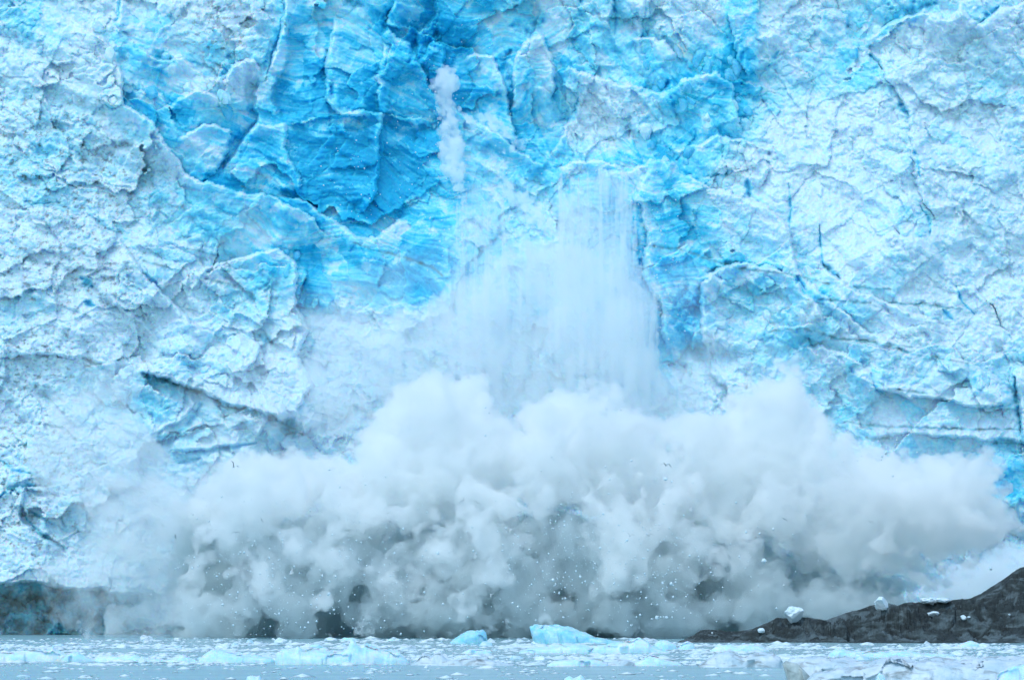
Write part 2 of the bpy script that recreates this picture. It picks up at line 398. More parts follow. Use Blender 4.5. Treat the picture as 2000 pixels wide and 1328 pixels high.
# material: blueness = clean ice plus painted recess shade and crack glow, less where crushed ice lies on flatter ledges, layered in slabs
Bl = B + EB - .16*EW + .17*cL*(.5+S) + S*(.5*band+.42*band2) + .13*cb*(.5+S) + .13*ca + .07*cc + .15*fbm2(GX/12, GY/10, 5, 63, .65)
crush = fbm2(WX/45, WY/38, 5, 64, .65)
Bl -= .30*sstep(.05, .45, crush)*(1-.45*S) + .32*S*sstep(.12,.30,crush)*(.6+.4*sstep(-.2,.3,fbm2(GX/9,GY/9,3,66)))
Bl = np.maximum(Bl, .55*CLEAN_GLOW)
def blur(A, r):
    for ax in (0, 1):
        c = np.cumsum(np.concatenate([np.repeat(A.take([0], ax), r+1, ax), A, np.repeat(A.take([-1], ax), r, ax)], ax), ax, dtype=np.float64)
        n = c.shape[ax]
        A = ((c.take(np.arange(2*r+1, n), ax)-c.take(np.arange(0, n-2*r-1), ax))/(2*r+1)).astype(np.float32)
    return A
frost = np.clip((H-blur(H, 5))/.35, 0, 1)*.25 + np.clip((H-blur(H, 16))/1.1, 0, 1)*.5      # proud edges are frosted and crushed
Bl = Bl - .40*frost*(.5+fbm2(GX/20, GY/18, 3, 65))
Bl = np.clip(Bl, 0, 1)

base = 404 + .42*np.maximum(0, (1240-GY)/15.0)
# the scar in the middle is hollow, the flanks stand forward, the foot is undercut
base += 9*np.exp(-((GX-800)/330)**2-((GY-260)/330)**2) - 5*np.exp(-((GX-150)/330)**2-((GY-700)/400)**2) - 4*np.exp(-((GX-1750)/420)**2-((GY-600)/380)**2)
D = base - H*.74
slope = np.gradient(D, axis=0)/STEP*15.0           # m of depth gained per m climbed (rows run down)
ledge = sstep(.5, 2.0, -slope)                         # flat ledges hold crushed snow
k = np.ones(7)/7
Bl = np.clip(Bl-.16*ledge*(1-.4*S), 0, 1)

Yv = D
P3 = np.stack([(GX-1000)/F*Yv, Yv, CH+(HZ-GY)/F*Yv], -1)[::-1]
gl = grid_mesh('glacier', P3, ice_material(), (Bl[::-1], DIRT_DARK[::-1]), smooth=True)
gl['kind'] = 'structure'; gl['label'] = 'wall of broken white and blue glacier ice behind the falling ice'

def surf_Y(px, py):
    return float(D[int(np.clip((py-gy[0])/STEP, 0, len(gy)-1)), int(np.clip((px-gx[0])/STEP, 0, len(gx)-1))])
# ------------------------------------------------------------------- water
def water_material():
    m, N, L = nodes_of('milky_water'); b = N['Principled BSDF']
    tc = N.new('ShaderNodeTexCoord')
    mp = N.new('ShaderNodeMapping'); mp.inputs['Scale'].default_value = (.03,.22,1); L.new(tc.outputs['Object'], mp.inputs['Vector'])
    nz = N.new('ShaderNodeTexNoise'); nz.inputs['Scale'].default_value = 1; nz.inputs['Detail'].default_value = 5; nz.inputs['Roughness'].default_value = .6
    L.new(mp.outputs[0], nz.inputs['Vector'])
    L.new(mix(N, L, nz.outputs['Fac'], (.16,.34,.39), (.40,.57,.61)), b.inputs['Base Color'])
    b.inputs['Roughness'].default_value = .22; b.inputs['IOR'].default_value = 1.33
    mp2 = N.new('ShaderNodeMapping'); mp2.inputs['Scale'].default_value = (.35,.9,1); L.new(tc.outputs['Object'], mp2.inputs['Vector'])
    n2 = N.new('ShaderNodeTexNoise'); n2.inputs['Scale'].default_value = 1; n2.inputs['Detail'].default_value = 6; n2.inputs['Roughness'].default_value = .6
    L.new(mp2.outputs[0], n2.inputs['Vector'])
    bp = N.new('ShaderNodeBump'); bp.inputs['Strength'].default_value = .5; bp.inputs['Distance'].default_value = .4
    L.new(n2.outputs['Fac'], bp.inputs['Height']); L.new(bp.outputs[0], b.inputs['Normal'])
    return m
xs = np.concatenate([[-3000,-900,-300], np.linspace(-130,130,261), [300,900,3000]])
ys = np.concatenate([[-800,-200,0,60,110], np.linspace(140,405,240), [450,900,3000]])
WXm, WYm = np.meshgrid(xs, ys)
wz = (.05*fbm2(WXm/5, WYm/4, 3, 201)+.05*fbm2(WXm/16, WYm/9, 2, 202))*((np.abs(WXm) < 131)&(WYm > 139)&(WYm < 406))
wo = grid_mesh('water', np.stack([WXm, WYm, wz], -1), water_material(), smooth=True); wo['kind'] = 'structure'

# --------------------------------------------------------------- ice pieces
def berg_mat(name, lo, hi, dirt=0.0, sss=.7):
    m, N, L = nodes_of(name); b = N['Principled BSDF']
    tc = N.new('ShaderNodeTexCoord'); nz = N.new('ShaderNodeTexNoise'); nz.inputs['Scale'].default_value = .8; nz.inputs['Detail'].default_value = 7; nz.inputs['Roughness'].default_value = .65
    L.new(tc.outputs['Object'], nz.inputs['Vector'])
    r = N.new('ShaderNodeValToRGB'); r.color_ramp.elements[0].position = .38; r.color_ramp.elements[1].position = .6
    L.new(nz.outputs['Fac'], r.inputs['Fac'])
    c = mix(N, L, r.outputs['Color'], lo, hi)
    if dirt:
        n2 = N.new('ShaderNodeTexNoise'); n2.inputs['Scale'].default_value = 1.1; n2.inputs['Detail'].default_value = 6; n2.inputs['Roughness'].default_value = .6; n2.inputs['Distortion'].default_value = .8
        mp = N.new('ShaderNodeMapping'); mp.inputs['Location'].default_value = (5,3,9); mp.inputs['Scale'].default_value = (.6,.6,1.6)
        L.new(tc.outputs['Object'], mp.inputs['Vector']); L.new(mp.outputs[0], n2.inputs['Vector'])
        r2 = N.new('ShaderNodeValToRGB'); r2.color_ramp.elements[0].position = .52; r2.color_ramp.elements[1].position = .68; r2.color_ramp.elements[1].color = (dirt,dirt,dirt,1)
        L.new(n2.outputs['Fac'], r2.inputs['Fac']); c = mix(N, L, r2.outputs['Color'], c, (.17,.18,.17))
    L.new(c, b.inputs['Base Color']); b.inputs['Roughness'].default_value = .45; b.inputs['Specular IOR Level'].default_value = .3
    b.inputs['Subsurface Weight'].default_value = sss; b.inputs['Subsurface Radius'].default_value = (.1,.6,1.2); b.inputs['Subsurface Scale'].default_value = .6
    n3 = N.new('ShaderNodeTexNoise'); n3.inputs['Scale'].default_value = 4; n3.inputs['Detail'].default_value = 5
    L.new(tc.outputs['Object'], n3.inputs['Vector'])
    bp = N.new('ShaderNodeBump'); bp.inputs['Strength'].default_value = .4; bp.inputs['Distance'].default_value = .15
    L.new(n3.outputs['Fac'], bp.inputs['Height']); L.new(bp.outputs[0], b.inputs['Normal'])
    return m
M_WHITE = berg_mat('white_ice', (.52,.78,.88), (.74,.87,.92))
M_PALE = berg_mat('pale_blue_ice', (.46,.75,.86), (.70,.86,.92))
M_TURQ = berg_mat('turquoise_ice', (.26,.66,.80), (.54,.81,.89))
M_DIRTY = berg_mat('dirty_ice', (.50,.64,.72), (.72,.80,.86), .75, .0)
M_OLD = berg_mat('silty_ice', (.34,.41,.40), (.58,.66,.66), .6, .0)

M_SNOW = berg_mat('crushed_ice', (.60,.78,.86), (.80,.88,.92), 0, 0)
M_SNOWB = berg_mat('crushed_blue_ice', (.42,.70,.83), (.66,.82,.90), 0, 0)
def tagged(o, label, cat, group=None, kind=None):
    o['label'] = label; o['category'] = cat
    if group: o['group'] = group
    if kind: o['kind'] = kind
    return o

def floe(name, prof, wl, depth, mat, seed, lean=0, rough=.16, parent=None, res=None):
    """a floating block whose outline from the water is the profile [(px, py)...]; wl = photo row of its front waterline"""
    Y0 = CH*F/(wl-HZ); k = Y0/F
    px = np.array([p[0] for p in prof], float); py = np.array([p[1] for p in prof], float)
    W = (px[-1]-px[0])*k
    nu = res or int(min(200, max(24, W/.09))); nv = int(min(70, max(12, depth/.14)))
    u = np.linspace(px[0], px[-1], nu); top = np.interp(u, px, py)
    hh = np.maximum((wl-top)*k*1.0, .02)                # height above water at the front distance
    v = np.linspace(0, 1, nv)
    U, V = np.meshgrid(np.arange(nu), v)
    X = (u[None,:]-1000)*k; xx = X+0*V
    t = (V-.38)/.62; t2 = np.where(V < .38, (V-.38)/.38, t)
    sh = np.sqrt(np.clip(1-np.abs(t2)**2.6, 0, 1))
    endw = np.sqrt(np.clip(np.sin(np.pi*np.clip(U/(nu-1), .0, 1)), 0, 1))**.8
    yy = Y0+depth*V*(.35+.65*endw)+depth*.32*(1-endw)
    z = hh[None,:]*sh
    nz = fbm2(xx/1.3+seed*7.1, yy/1.3, 4, seed)
    r2 = fbm2(xx/.5+seed*3.1, yy/.5+z/.4, 3, seed+9, .6, True)
    ff, _, _ = facets(xx/1.2+seed, yy/1.4+z/1.1, seed+3, 1.0, .8)
    a = np.clip(z/ .5, 0, 1)
    z = z*(1+.18*nz)+a*rough*(.6*ff+.35*r2)*np.clip(hh/1.2, .35, 1)[None,:]
    yy = yy+a*rough*2.2*ff+.5*rough*nz
    # camera sees the front slightly from above: height where the eye ray passes
    z = z*(yy/Y0)**0+(yy-Y0)/Y0*(z-CH)*0
    xx = xx+lean*z
    xx = (xx/Y0)*yy
    edge0 = (V <= 0)|(V >= 1)|(U == 0)|(U == nu-1)
    z = np.where(edge0, -.5, z)
    o = grid_mesh(name, np.stack([xx-xx.mean(), yy-Y0, z], -1), mat, smooth=False)
    o.location = (xx.mean(), Y0, 0)
    if parent: o.parent = parent
    return o

BERGS = [
 ('iceberg', [(877,1256),(886,1248),(897,1242),(912,1234),(932,1231),(943,1232),(950,1238),(953,1255)], 1257, 5, M_TURQ, 'small turquoise dome of an iceberg with a white foot, right of the muddy spray', 'iceberg', 0),
 ('iceberg', [(1046,1255),(1048,1226),(1060,1222),(1090,1222),(1106,1221),(1118,1226),(1135,1230),(1150,1236),(1168,1245),(1200,1251),(1232,1256)], 1257, 6, M_TURQ, 'long turquoise iceberg with a pointed overhanging nose at its left end', 'iceberg', -.45),
 ('iceberg', [(536,1296),(540,1276),(556,1269),(576,1268),(582,1265),(590,1270),(640,1271),(668,1272),(680,1268),(684,1258),(688,1254),(697,1259),(706,1265),(711,1264),(713,1258),(728,1262),(743,1270),(765,1271),(778,1273),(790,1284),(802,1296)], 1298, 5, M_PALE, 'long low pale blue iceberg with two white peaks near its middle', 'iceberg', 0),
 ('ice_floe', [(1012,1274),(1035,1266),(1070,1264),(1092,1259),(1130,1258),(1152,1263),(1185,1260),(1215,1253),(1240,1247),(1252,1248),(1266,1250),(1270,1259),(1288,1266),(1310,1275)], 1276, 5, M_PALE, 'long white floe rising to a blunt lump at its right end', 'ice floe', 0),
 ('ice_floe', [(1276,1268),(1279,1256),(1290,1252),(1306,1252),(1318,1258),(1324,1268)], 1269, 3, M_PALE, 'rounded pale blue floe, left one of two beside the tip of the dark rock', 'ice floe', 0),
 ('ice_floe', [(1323,1268),(1330,1258),(1342,1253),(1354,1257),(1360,1268)], 1269, 3, M_PALE, 'rounded pale blue floe, right one of two beside the tip of the dark rock', 'ice floe', 0),
 ('ice_floe', [(1066,1299),(1085,1291),(1110,1289),(1150,1287),(1176,1290),(1190,1299)], 1301, 3, M_WHITE, 'smooth flat white floe below the long floe with the blunt lump', 'ice floe', 0),
 ('ice_floe', [(1180,1298),(1195,1293),(1210,1286),(1228,1289),(1245,1297)], 1300, 3, M_DIRTY, 'low rough floe with grey dirt between smooth white floes', 'ice floe', 0),
 ('ice_floe', [(1228,1299),(1250,1290),(1268,1279),(1285,1284),(1305,1290),(1336,1299)], 1300, 3, M_WHITE, 'low white floe with a small central hump left of the dirty grounded floe', 'ice floe', 0),
 ('ice_floe', [(1362,1302),(1385,1288),(1405,1278),(1425,1272),(1440,1278),(1452,1284),(1470,1279),(1490,1275),(1510,1276),(1524,1283),(1534,1302)], 1303, 4, M_DIRTY, 'white floe with a brown dirty hollow in its face', 'ice floe', 0),
 ('ice_floe', [(1614,1283),(1626,1270),(1640,1266),(1660,1272),(1700,1272),(1760,1271),(1800,1276),(1850,1277),(1864,1283)], 1284, 4, M_PALE, 'long thin white floe with grey stains, below the rock', 'ice floe', 0),
 ('ice_floe', [(1868,1262),(1880,1256),(1895,1252),(1908,1255),(1920,1262)], 1263, 3, M_WHITE, 'small bright white floe touching the foot of the dark rock', 'ice floe', 0),
 ('ice_floe', [(1384,1272),(1400,1262),(1422,1258),(1440,1262),(1470,1258),(1490,1264),(1505,1272)], 1273, 4, M_WHITE, 'low white floe lying just below the left part of the dark rock', 'ice floe', 0),
 ('ice_floe', [(-60,1291),(-20,1276),(30,1274),(70,1270),(98,1268),(102,1264),(108,1270),(140,1280),(160,1290)], 1292, 4, M_WHITE, 'pale white floe with a tiny knob at the left edge of the water', 'ice floe', 0),
 ('ice_floe', [(95,1291),(110,1284),(135,1276),(152,1273),(165,1280),(180,1288),(190,1291)], 1292, 3, M_PALE, 'small peaked floe right of the floe with the knob', 'ice floe', 0),
 ('ice_floe', [(178,1291),(190,1284),(212,1280),(235,1280),(258,1278),(275,1283),(310,1288),(330,1291)], 1292, 4, M_WHITE, 'low lumpy white floe in the left row of ice', 'ice floe', 0),
 ('ice_floe', [(320,1292),(345,1284),(358,1277),(370,1286),(390,1292)], 1293, 3, M_WHITE, 'small pointed white floe in the middle of the left row of ice', 'ice floe', 0),
 ('ice_floe', [(385,1293),(398,1280),(410,1272),(425,1271),(445,1272),(470,1276),(495,1280),(530,1285),(540,1293)], 1294, 4, M_PALE, 'broad pale floe just left of the iceberg with two peaks', 'ice floe', 0),
 ('ice_floe', [(478,1345),(482,1322),(490,1320),(500,1323),(508,1322),(512,1345)], 1345, 1.5, M_WHITE, 'small white ice lump cut by the bottom edge left of the middle', 'ice floe', 0),
 ('ice_floe', [(1098,1345),(1102,1326),(1112,1321),(1120,1325),(1128,1322),(1134,1318),(1142,1326),(1150,1345)], 1345, 1.5, M_WHITE, 'small knobbly ice lump cut by the bottom edge right of the middle', 'ice floe', 0),
 ('ice_floe', [(800,1299),(815,1290),(826,1276),(834,1278),(842,1286),(850,1273),(862,1277),(875,1290),(930,1285),(960,1290),(1005,1299)], 1300, 4, M_DIRTY, 'jumbled white floe with sharp teeth right of the iceberg with two peaks', 'ice floe', 0),
 ('ice_floe', [(900,1276),(918,1267),(940,1268),(958,1270),(962,1276)], 1277, 2.5, M_WHITE, 'short thick white floe below the turquoise dome', 'ice floe', 0),
 ('ice_floe', [(600,1265),(610,1258),(622,1257),(634,1264)], 1266, 2, M_PALE, 'small pale floe behind the left part of the iceberg with two peaks', 'ice floe', 0),
 ('ice_floe', [(662,1250),(672,1245),(690,1245),(702,1250)], 1250.5, 2, M_PALE, 'thin white floe against the muddy foot of the spray', 'ice floe', 0),
 ('ice_floe', [(752,1251),(762,1247),(775,1250),(786,1251)], 1251.5, 2, M_WHITE, 'tiny white floe under the spray left of the turquoise dome', 'ice floe', 0),
]
for i, (nm, prof, wl, dep, mt, lab, cat, lean) in enumerate(BERGS):
    tagged(floe(nm, prof, wl, dep, mt, 300+i*3, lean), lab, cat, 'icebergs and large floes')

# the dirty floe in the right foreground: body, undercut silty end, peaks
root = bpy.data.objects.new('grounded_floe', None); C.objects.link(root)
tagged(root, 'large dirty white floe filling the bottom right corner, its left end undercut and silty', 'ice floe', 'icebergs and large floes')
fx, fy = on_water(1800, 1336); root.location = (fx, fy-2, 0)
def child_floe(nm, prof, wl, dep, mt, seed, lab=None, lean=0, rough=.2):
    o = floe(nm, prof, wl, dep, mt, seed, lean, rough); o.parent = root; o.location = Vector(o.location)-Vector(root.location)
    if lab: o['label'] = lab
child_floe('ice_slab', [(1540,1318),(1543,1297),(1560,1288),(1600,1286),(1650,1288),(1690,1296),(1740,1300),(1775,1310),(1800,1326)], 1330, 5, M_DIRTY, 401, 'smooth snowy slab at the left end', -.25)
child_floe('silty_end', [(1540,1331),(1544,1297),(1556,1291),(1575,1296),(1592,1331)], 1330, 1.8, M_OLD, 405, 'yellow grey undercut end', -.5, .12)
child_floe('ice_ridge', [(1560,1345),(1590,1318),(1640,1306),(1680,1308),(1710,1296),(1755,1288),(1790,1297),(1830,1294),(1880,1300),(1950,1290),(2020,1290),(2150,1300),(2200,1345)], 1346, 6, M_DIRTY, 409, 'long dirty ridge')
child_floe('ice_lump', [(1700,1352),(1712,1322),(1718,1315),(1726,1321),(1740,1352)], 1353, 1.5, M_WHITE, 413, 'clean white peak in front')
child_floe('ice_lump', [(1930,1352),(1950,1316),(1980,1303),(2040,1298),(2100,1352)], 1353, 3, M_WHITE, 417, 'clean white lump at the right')
child_floe('ice_hump', [(1600,1300),(1700,1296),(1752,1284),(1790,1293),(1830,1286),(1860,1292),(1935,1287),(1990,1284),(2080,1282),(2160,1300)], 1312, 6, M_DIRTY, 421)

# countless smaller pieces: several shapes, copied one by one
def lump_mesh(name, mat, seed, n=3, planes=5):
    import bmesh
    bm = bmesh.new(); bmesh.ops.create_icosphere(bm, subdivisions=n, radius=1)
    co = np.array([v.co for v in bm.verts])
    f = 1+.55*fbm3(co[:,0]*1.1+seed, co[:,1]*1.1, co[:,2]*1.1, 3, seed)+.16*fbm3(co[:,0]*4, co[:,1]*4+seed, co[:,2]*4, 2, seed+1)
    P_ = co*f[:,None]*(.75 if planes > 6 else 1)
    rr = np.random.default_rng(seed)
    if planes > 6: P_ = co*(1+.18*fbm3(co[:,0]*1.5+seed, co[:,1]*1.5, co[:,2]*1.5, 3, seed))[:,None]
    for _ in range(planes):                              # cleaved faces
        nn = rr.normal(size=3); nn /= np.linalg.norm(nn); dd = rr.uniform(.58, .85)
        ov = np.maximum(P_@nn-dd, 0); P_ = P_-ov[:,None]*nn[None]*.92
    if planes > 9: P_ = P_*(1+.16*fbm3(P_[:,0]*3, P_[:,1]*3+seed, P_[:,2]*3, 5, seed+4))[:,None]
    for v, k in zip(bm.verts, P_): v.co = k.tolist()
    me = bpy.data.meshes.new(name); bm.to_mesh(me); bm.free(); me.materials.append(mat)
    return me
# leaning towers and tumbled blocks standing out of the broken face
M_BLUE = berg_mat('deep_blue_ice', (.05,.52,.76), (.22,.68,.86))
blk_me = [[lump_mesh('serac', m_, 560+i*9+j*31, 4, 11) for i in range(4)] for j, m_ in enumerate((M_WHITE, M_PALE, M_TURQ, M_BLUE))]
RB = random.Random(12)
for (x0, x1, y0, y1, n, s0, s1) in ((1240,1470,90,260,30,10,26),(1270,1480,270,370,20,8,20),(1660,1900,20,130,10,10,24),(150,250,20,200,8,10,22),(250,520,100,240,12,10,26),(460,600,490,620,8,9,20),(1400,1600,530,640,8,9,22)):
    for _ in range(n):
        px, py = RB.uniform(x0, x1), RB.uniform(y0, y1); s_ = RB.uniform(s0, s1)
        bl = float(Bl[int((py-gy[0])/STEP), int((px-gx[0])/STEP)])+RB.uniform(-.02,.22)
        j = 0 if bl < .14 else 1 if bl < .34 else 2 if bl < .55 else 3
        Y = surf_Y(px, py); k = Y/F
        o = bpy.data.objects.new('serac', blk_me[j][RB.randrange(4)]); C.objects.link(o); o.parent = gl
        o.location = world(px, py, Y+s_*k*.26); o.rotation_euler = (RB.uniform(-.4,.4), RB.uniform(-.5,.5), RB.uniform(0,6.3))
        o.scale = (s_*k*.62, s_*k*.62, s_*k*RB.uniform(.6,1.05))
lumps = [lump_mesh('ice_piece', m, 500+i*5) for i, m in enumerate((M_SNOW, M_SNOWB, M_SNOW, M_DIRTY, M_SNOWB, M_SNOW))]
rows = []
while len(rows) < 230:
    r = random.random()
    if r < .34: py = random.gauss(1286, 5)
    elif r < .6: py = random.gauss(1264, 5)
    elif r < .8: py = random.uniform(1249, 1300)
    elif r < .92: py = random.uniform(1246, 1256)
    else: py = random.uniform(1300, 1327)
    px = random.uniform(-20, 2020)
    if py < 1247.5 or (px > 1330 and py < 1258): continue
    if py > 1302 and px > 1500: continue
    if py > 1295 and random.random() < .5: continue
    rows.append((px, py))
rows.sort(key=lambda p: p[1])
for i, (px, py) in enumerate(rows):
    x, y = on_water(px, py)
    k = y/F
    wpx = random.choice((5,7,9,12,16,24,34))*random.uniform(.7,1.2)*(.7 if py > 1300 else 1); hpx = min(wpx*random.uniform(.16,.5), 8)*(.6 if py > 1300 else 1)
    o = bpy.data.objects.new('ice_piece', lumps[i % 6]); C.objects.link(o)
    hz = hpx*k
    o.scale = (wpx*k*.5, max(wpx*k*.45, .3), hz*1.5); o.rotation_euler = (0, 0, random.choice((0, math.pi))+random.uniform(-.3,.3))
    o.location = (x, y+.2, -hz*.35)
    lab = 'small low %s ice piece afloat %s' % (('white','pale blue','white','dirty','pale blue','white')[i % 6],
          'close under the spray and rock' if py < 1258 else 'in the far band of floes' if py < 1275 else 'in the near band of floes' if py < 1301 else 'in the calm water near the bottom edge')
    tagged(o, lab, 'ice piece', lab)

# brash: crumbs nobody could count, in streaks
def crumbs(name, pts, mat, kind_label):
    """pts: (x, y, z, sx, sy, sz) -> one mesh of small eight-sided crumbs"""
    base = np.array([(1,0,0),(0,1,0),(-1,0,0),(0,-1,0),(0,0,1),(0,0,-1)], float)
    tri = np.array([(0,1,4),(1,2,4),(2,3,4),(3,0,4),(1,0,5),(2,1,5),(3,2,5),(0,3,5)])
    n = len(pts); pts = np.array(pts)
    a = rng.uniform(0, 6.28, n); ca_, sa_ = np.cos(a), np.sin(a)
    jit = rng.uniform(.6, 1.35, (n,6,1)); b = base[None]*jit
    bx = b[:,:,0]*ca_[:,None]-b[:,:,1]*sa_[:,None]; by = b[:,:,0]*sa_[:,None]+b[:,:,1]*ca_[:,None]
    V = np.stack([bx*pts[:,3:4]+pts[:,0:1], by*pts[:,4:5]+pts[:,1:2], b[:,:,2]*pts[:,5:6]+pts[:,2:3]], -1)
    T = (tri[None]+6*np.arange(n)[:,None,None]).reshape(-1,3).astype(np.int32)
    me = bpy.data.meshes.new(name); me.vertices.add(n*6); me.vertices.foreach_set('co', V.reshape(-1).astype(np.float32))
    me.loops.add(len(T)*3); me.loops.foreach_set('vertex_index', T.reshape(-1))
    me.polygons.add(len(T)); me.polygons.foreach_set('loop_start', np.arange(0, len(T)*3, 3, dtype=np.int32))
    me.update(calc_edges=True); me.materials.append(mat)
    o = bpy.data.objects.new(name, me); C.objects.link(o)
    o['kind'] = 'stuff'; o['label'] = kind_label; o['category'] = name.replace('_', ' ')
    return o
NB = 42000
bpy_ = np.concatenate([rng.normal(1287, 5, int(NB*.38)), rng.normal(1264, 6, int(NB*.27)), rng.uniform(1246, 1300, int(NB*.31)), rng.uniform(1300, 1332, int(NB*.04))])
bpx = rng.uniform(-150, 2150, len(bpy_))
dens = fbm2(bpx/160, bpy_/4.0, 4, 601)
keep = (dens > rng.uniform(-.12, .5, len(bpy_))) & (bpy_ > 1246) & ~((bpx > 1330) & (bpy_ < 1257))
bpx, bpy_ = bpx[keep], bpy_[keep]
by_ = CH*F/(bpy_-HZ); bx_ = (bpx-1000)/F*by_
sz = rng.lognormal(-1.75, .6, len(bx_)); sz = np.clip(sz, .06, .8)*(.55+.45*(by_/300))
crumbs('brash_ice', np.stack([bx_, by_, 0*bx_+.02, sz*1.5, sz*1.2, sz*.35], 1), M_SNOW, 'streaks of small white brash ice drifting on the grey blue water')
# -------------------------------------------------------------------- rock
def rock_material():
    m, N, L = nodes_of('dark_rock'); b = N['Principled BSDF']
    tc = N.new('ShaderNodeTexCoord')
    n1_ = N.new('ShaderNodeTexNoise'); n1_.inputs['Scale'].default_value = .38; n1_.inputs['Detail'].default_value = 6; n1_.inputs['Distortion'].default_value = 1.6
    mpr = N.new('ShaderNodeMapping'); mpr.inputs['Scale'].default_value = (.7,1,1.7); mpr.inputs['Rotation'].default_value = (0,.35,0); L.new(tc.outputs['Object'], mpr.inputs['Vector']); L.new(mpr.outputs[0], n1_.inputs['Vector'])
    r = N.new('ShaderNodeValToRGB'); e = r.color_ramp.elements; e[0].position = .42; e[0].color = (.014,.022,.026,1); e[1].position = .62; e[1].color = (.20,.27,.30,1)
    q = e.new(.5); q.color = (.045,.065,.068,1)
    L.new(n1_.outputs['Fac'], r.inputs['Fac'])
    n2_ = N.new('ShaderNodeTexNoise'); n2_.inputs['Scale'].default_value = 3; n2_.inputs['Detail'].default_value = 8; n2_.inputs['Roughness'].default_value = .7
    L.new(tc.outputs['Object'], n2_.inputs['Vector'])
    c = mix(N, L, n2_.outputs['Fac'], r.outputs['Color'], (.055,.072,.075))
    L.new(c, b.inputs['Base Color']); b.inputs['Roughness'].default_value = .6; b.inputs['Specular IOR Level'].default_value = .35
    bp = N.new('ShaderNodeBump'); bp.inputs['Strength'].default_value = .9; bp.inputs['Distance'].default_value = .4
    L.new(n2_.outputs['Fac'], bp.inputs['Height']); L.new(bp.outputs[0], b.inputs['Normal'])
    return m
RP = [(1320,1256),(1335,1250),(1352,1242),(1370,1231),(1385,1230),(1410,1232),(1440,1234),(1470,1229),(1500,1216),(1518,1207),(1532,1207),(1545,1210),(1572,1205),(1590,1208),(1612,1212),
      (1635,1204),(1650,1198),(1680,1191),(1700,1183),(1712,1181),(1735,1179),(1752,1184),(1768,1178),(1810,1176),(1850,1174),(1878,1170),(1893,1170),(1915,1160),(1935,1147),(1958,1133),(1975,1120),(1992,1109),(2004,1107),(2040,1090),(2120,1070),(2300,1060)]
YR0, YR1 = 331.0, 352.0
rx = np.linspace(1320, 2300, 900); rpy = np.interp(rx, [p[0] for p in RP], [p[1] for p in RP])
rv = np.linspace(0, 1.5, 330)
RXp, RV = np.meshgrid(rx, rv)
front = 336-4*sstep(1320, 1700, rx)-3*sstep(1700, 2100, rx)+.8*fbm2(rx/40, rx*0, 3, 700)
ridge = front+10+13*sstep(1330, 1950, rx)
RY = front[None]+(ridge-front)[None]*RV
zr = CH+(HZ-rpy)/F*ridge                                     # ridge height
prof = np.where(RV < 1, np.clip(RV,0,1)**.75, 1-.8*(RV-1)**1.2)
RX = (RXp-1000)/F*RY
rn = fbm2(RX/4.5+RY/9, RY/3.2, 5, 701, .55, True); rm = fbm2(RX/12, RY/8, 3, 702); rn2 = fbm2(RX/1.3+RY/4, RY/1.1, 3, 708, .6, True); rf, _, _ = facets(RX/2.6+RY/5, RY/1.8, 703, 1.2, .8)
env = np.sin(np.pi*np.clip(RV, 0, 1))**.7
RZ = np.maximum(zr[None],.05)*prof + env*np.clip(zr/3, .2, 1)[None]*(-1.8*rn+1.5*rm+1.4*rf-.9*rn2) + .10*fbm2(RX/.6, RY/.5, 3, 704, .6, True)*np.clip(RV*6, 0, 1)
# cap: nothing in front of the ridge may stand above the ridge's line
cap = CH+(HZ-rpy+1.5+2.5*fbm2(rx/22, rx*0+3, 4, 711, .6))/F*RY
RZ = np.minimum(RZ, cap)
RZ = np.where(RV <= 0, -1.0, RZ)
rock = grid_mesh('rock_headland', np.stack([RX, RY, RZ], -1), rock_material())
tagged(rock, 'dark grey rock headland rising to the right above the floes', 'rock')

def rock_hit(px, py):
    """first point of the headland under a photo pixel"""
    c = int(np.argmin(np.abs(rx-px)))
    z = RZ[:, c]; y = RY[:, c]; t = CH+(HZ-py)/F*y
    j = np.argmax((z >= t-.02) & (RV[:, c] > .01)) if np.any((z >= t-.02) & (RV[:, c] > .01)) else int(np.argmin(np.abs(rv-1)))
    return (px-1000)/F*y[j], y[j], z[j]

BOULD = [
 (1550,1209,33,25,'round white ice boulder perched on the lower ridge of the rock'),
 (1722,1192,30,21,'knobbly white ice boulder lodged in a notch of the rock crest'),
 (1812,1177,32,12,'left half of the flat white ice block on the rock crest'),
 (1841,1177,30,9,'right half of the flat white ice block on the rock crest'),
 (1823,1203,22,9,'oval white ice lump lying midway up the rock face'),
 (1881,1209,12,8,'small white ice lump, larger of two side by side on the rock'),
 (1892,1207,7,4,'tiny white ice lump, smaller of two side by side on the rock'),
 (1487,1235,13,8,'small white ice lump low on the left part of the rock'),
 (1971,1201,5,3,'tiny white ice crumb high on the right slope of the rock'),
 (1391,1236,4,3,'tiny white ice crumb at the left tip of the rock'),
]
bl_mesh = [lump_mesh('ice_boulder', M_SNOW, 803+i*7, 4, 3) for i in range(4)]
for i, (px, py, wpx, hpx, lab) in enumerate(BOULD):
    x, y, z = rock_hit(px, py); k = y/F
    o = bpy.data.objects.new('ice_boulder', bl_mesh[i % 4]); C.objects.link(o)
    o.scale = (wpx*k*.55, wpx*k*.45, hpx*k*.62); o.location = (x, y-.1, z+hpx*k*.27); o.rotation_euler = (0, 0, i*1.3)
    tagged(o, lab, 'ice block', 'blocks of ice stranded on the rock')

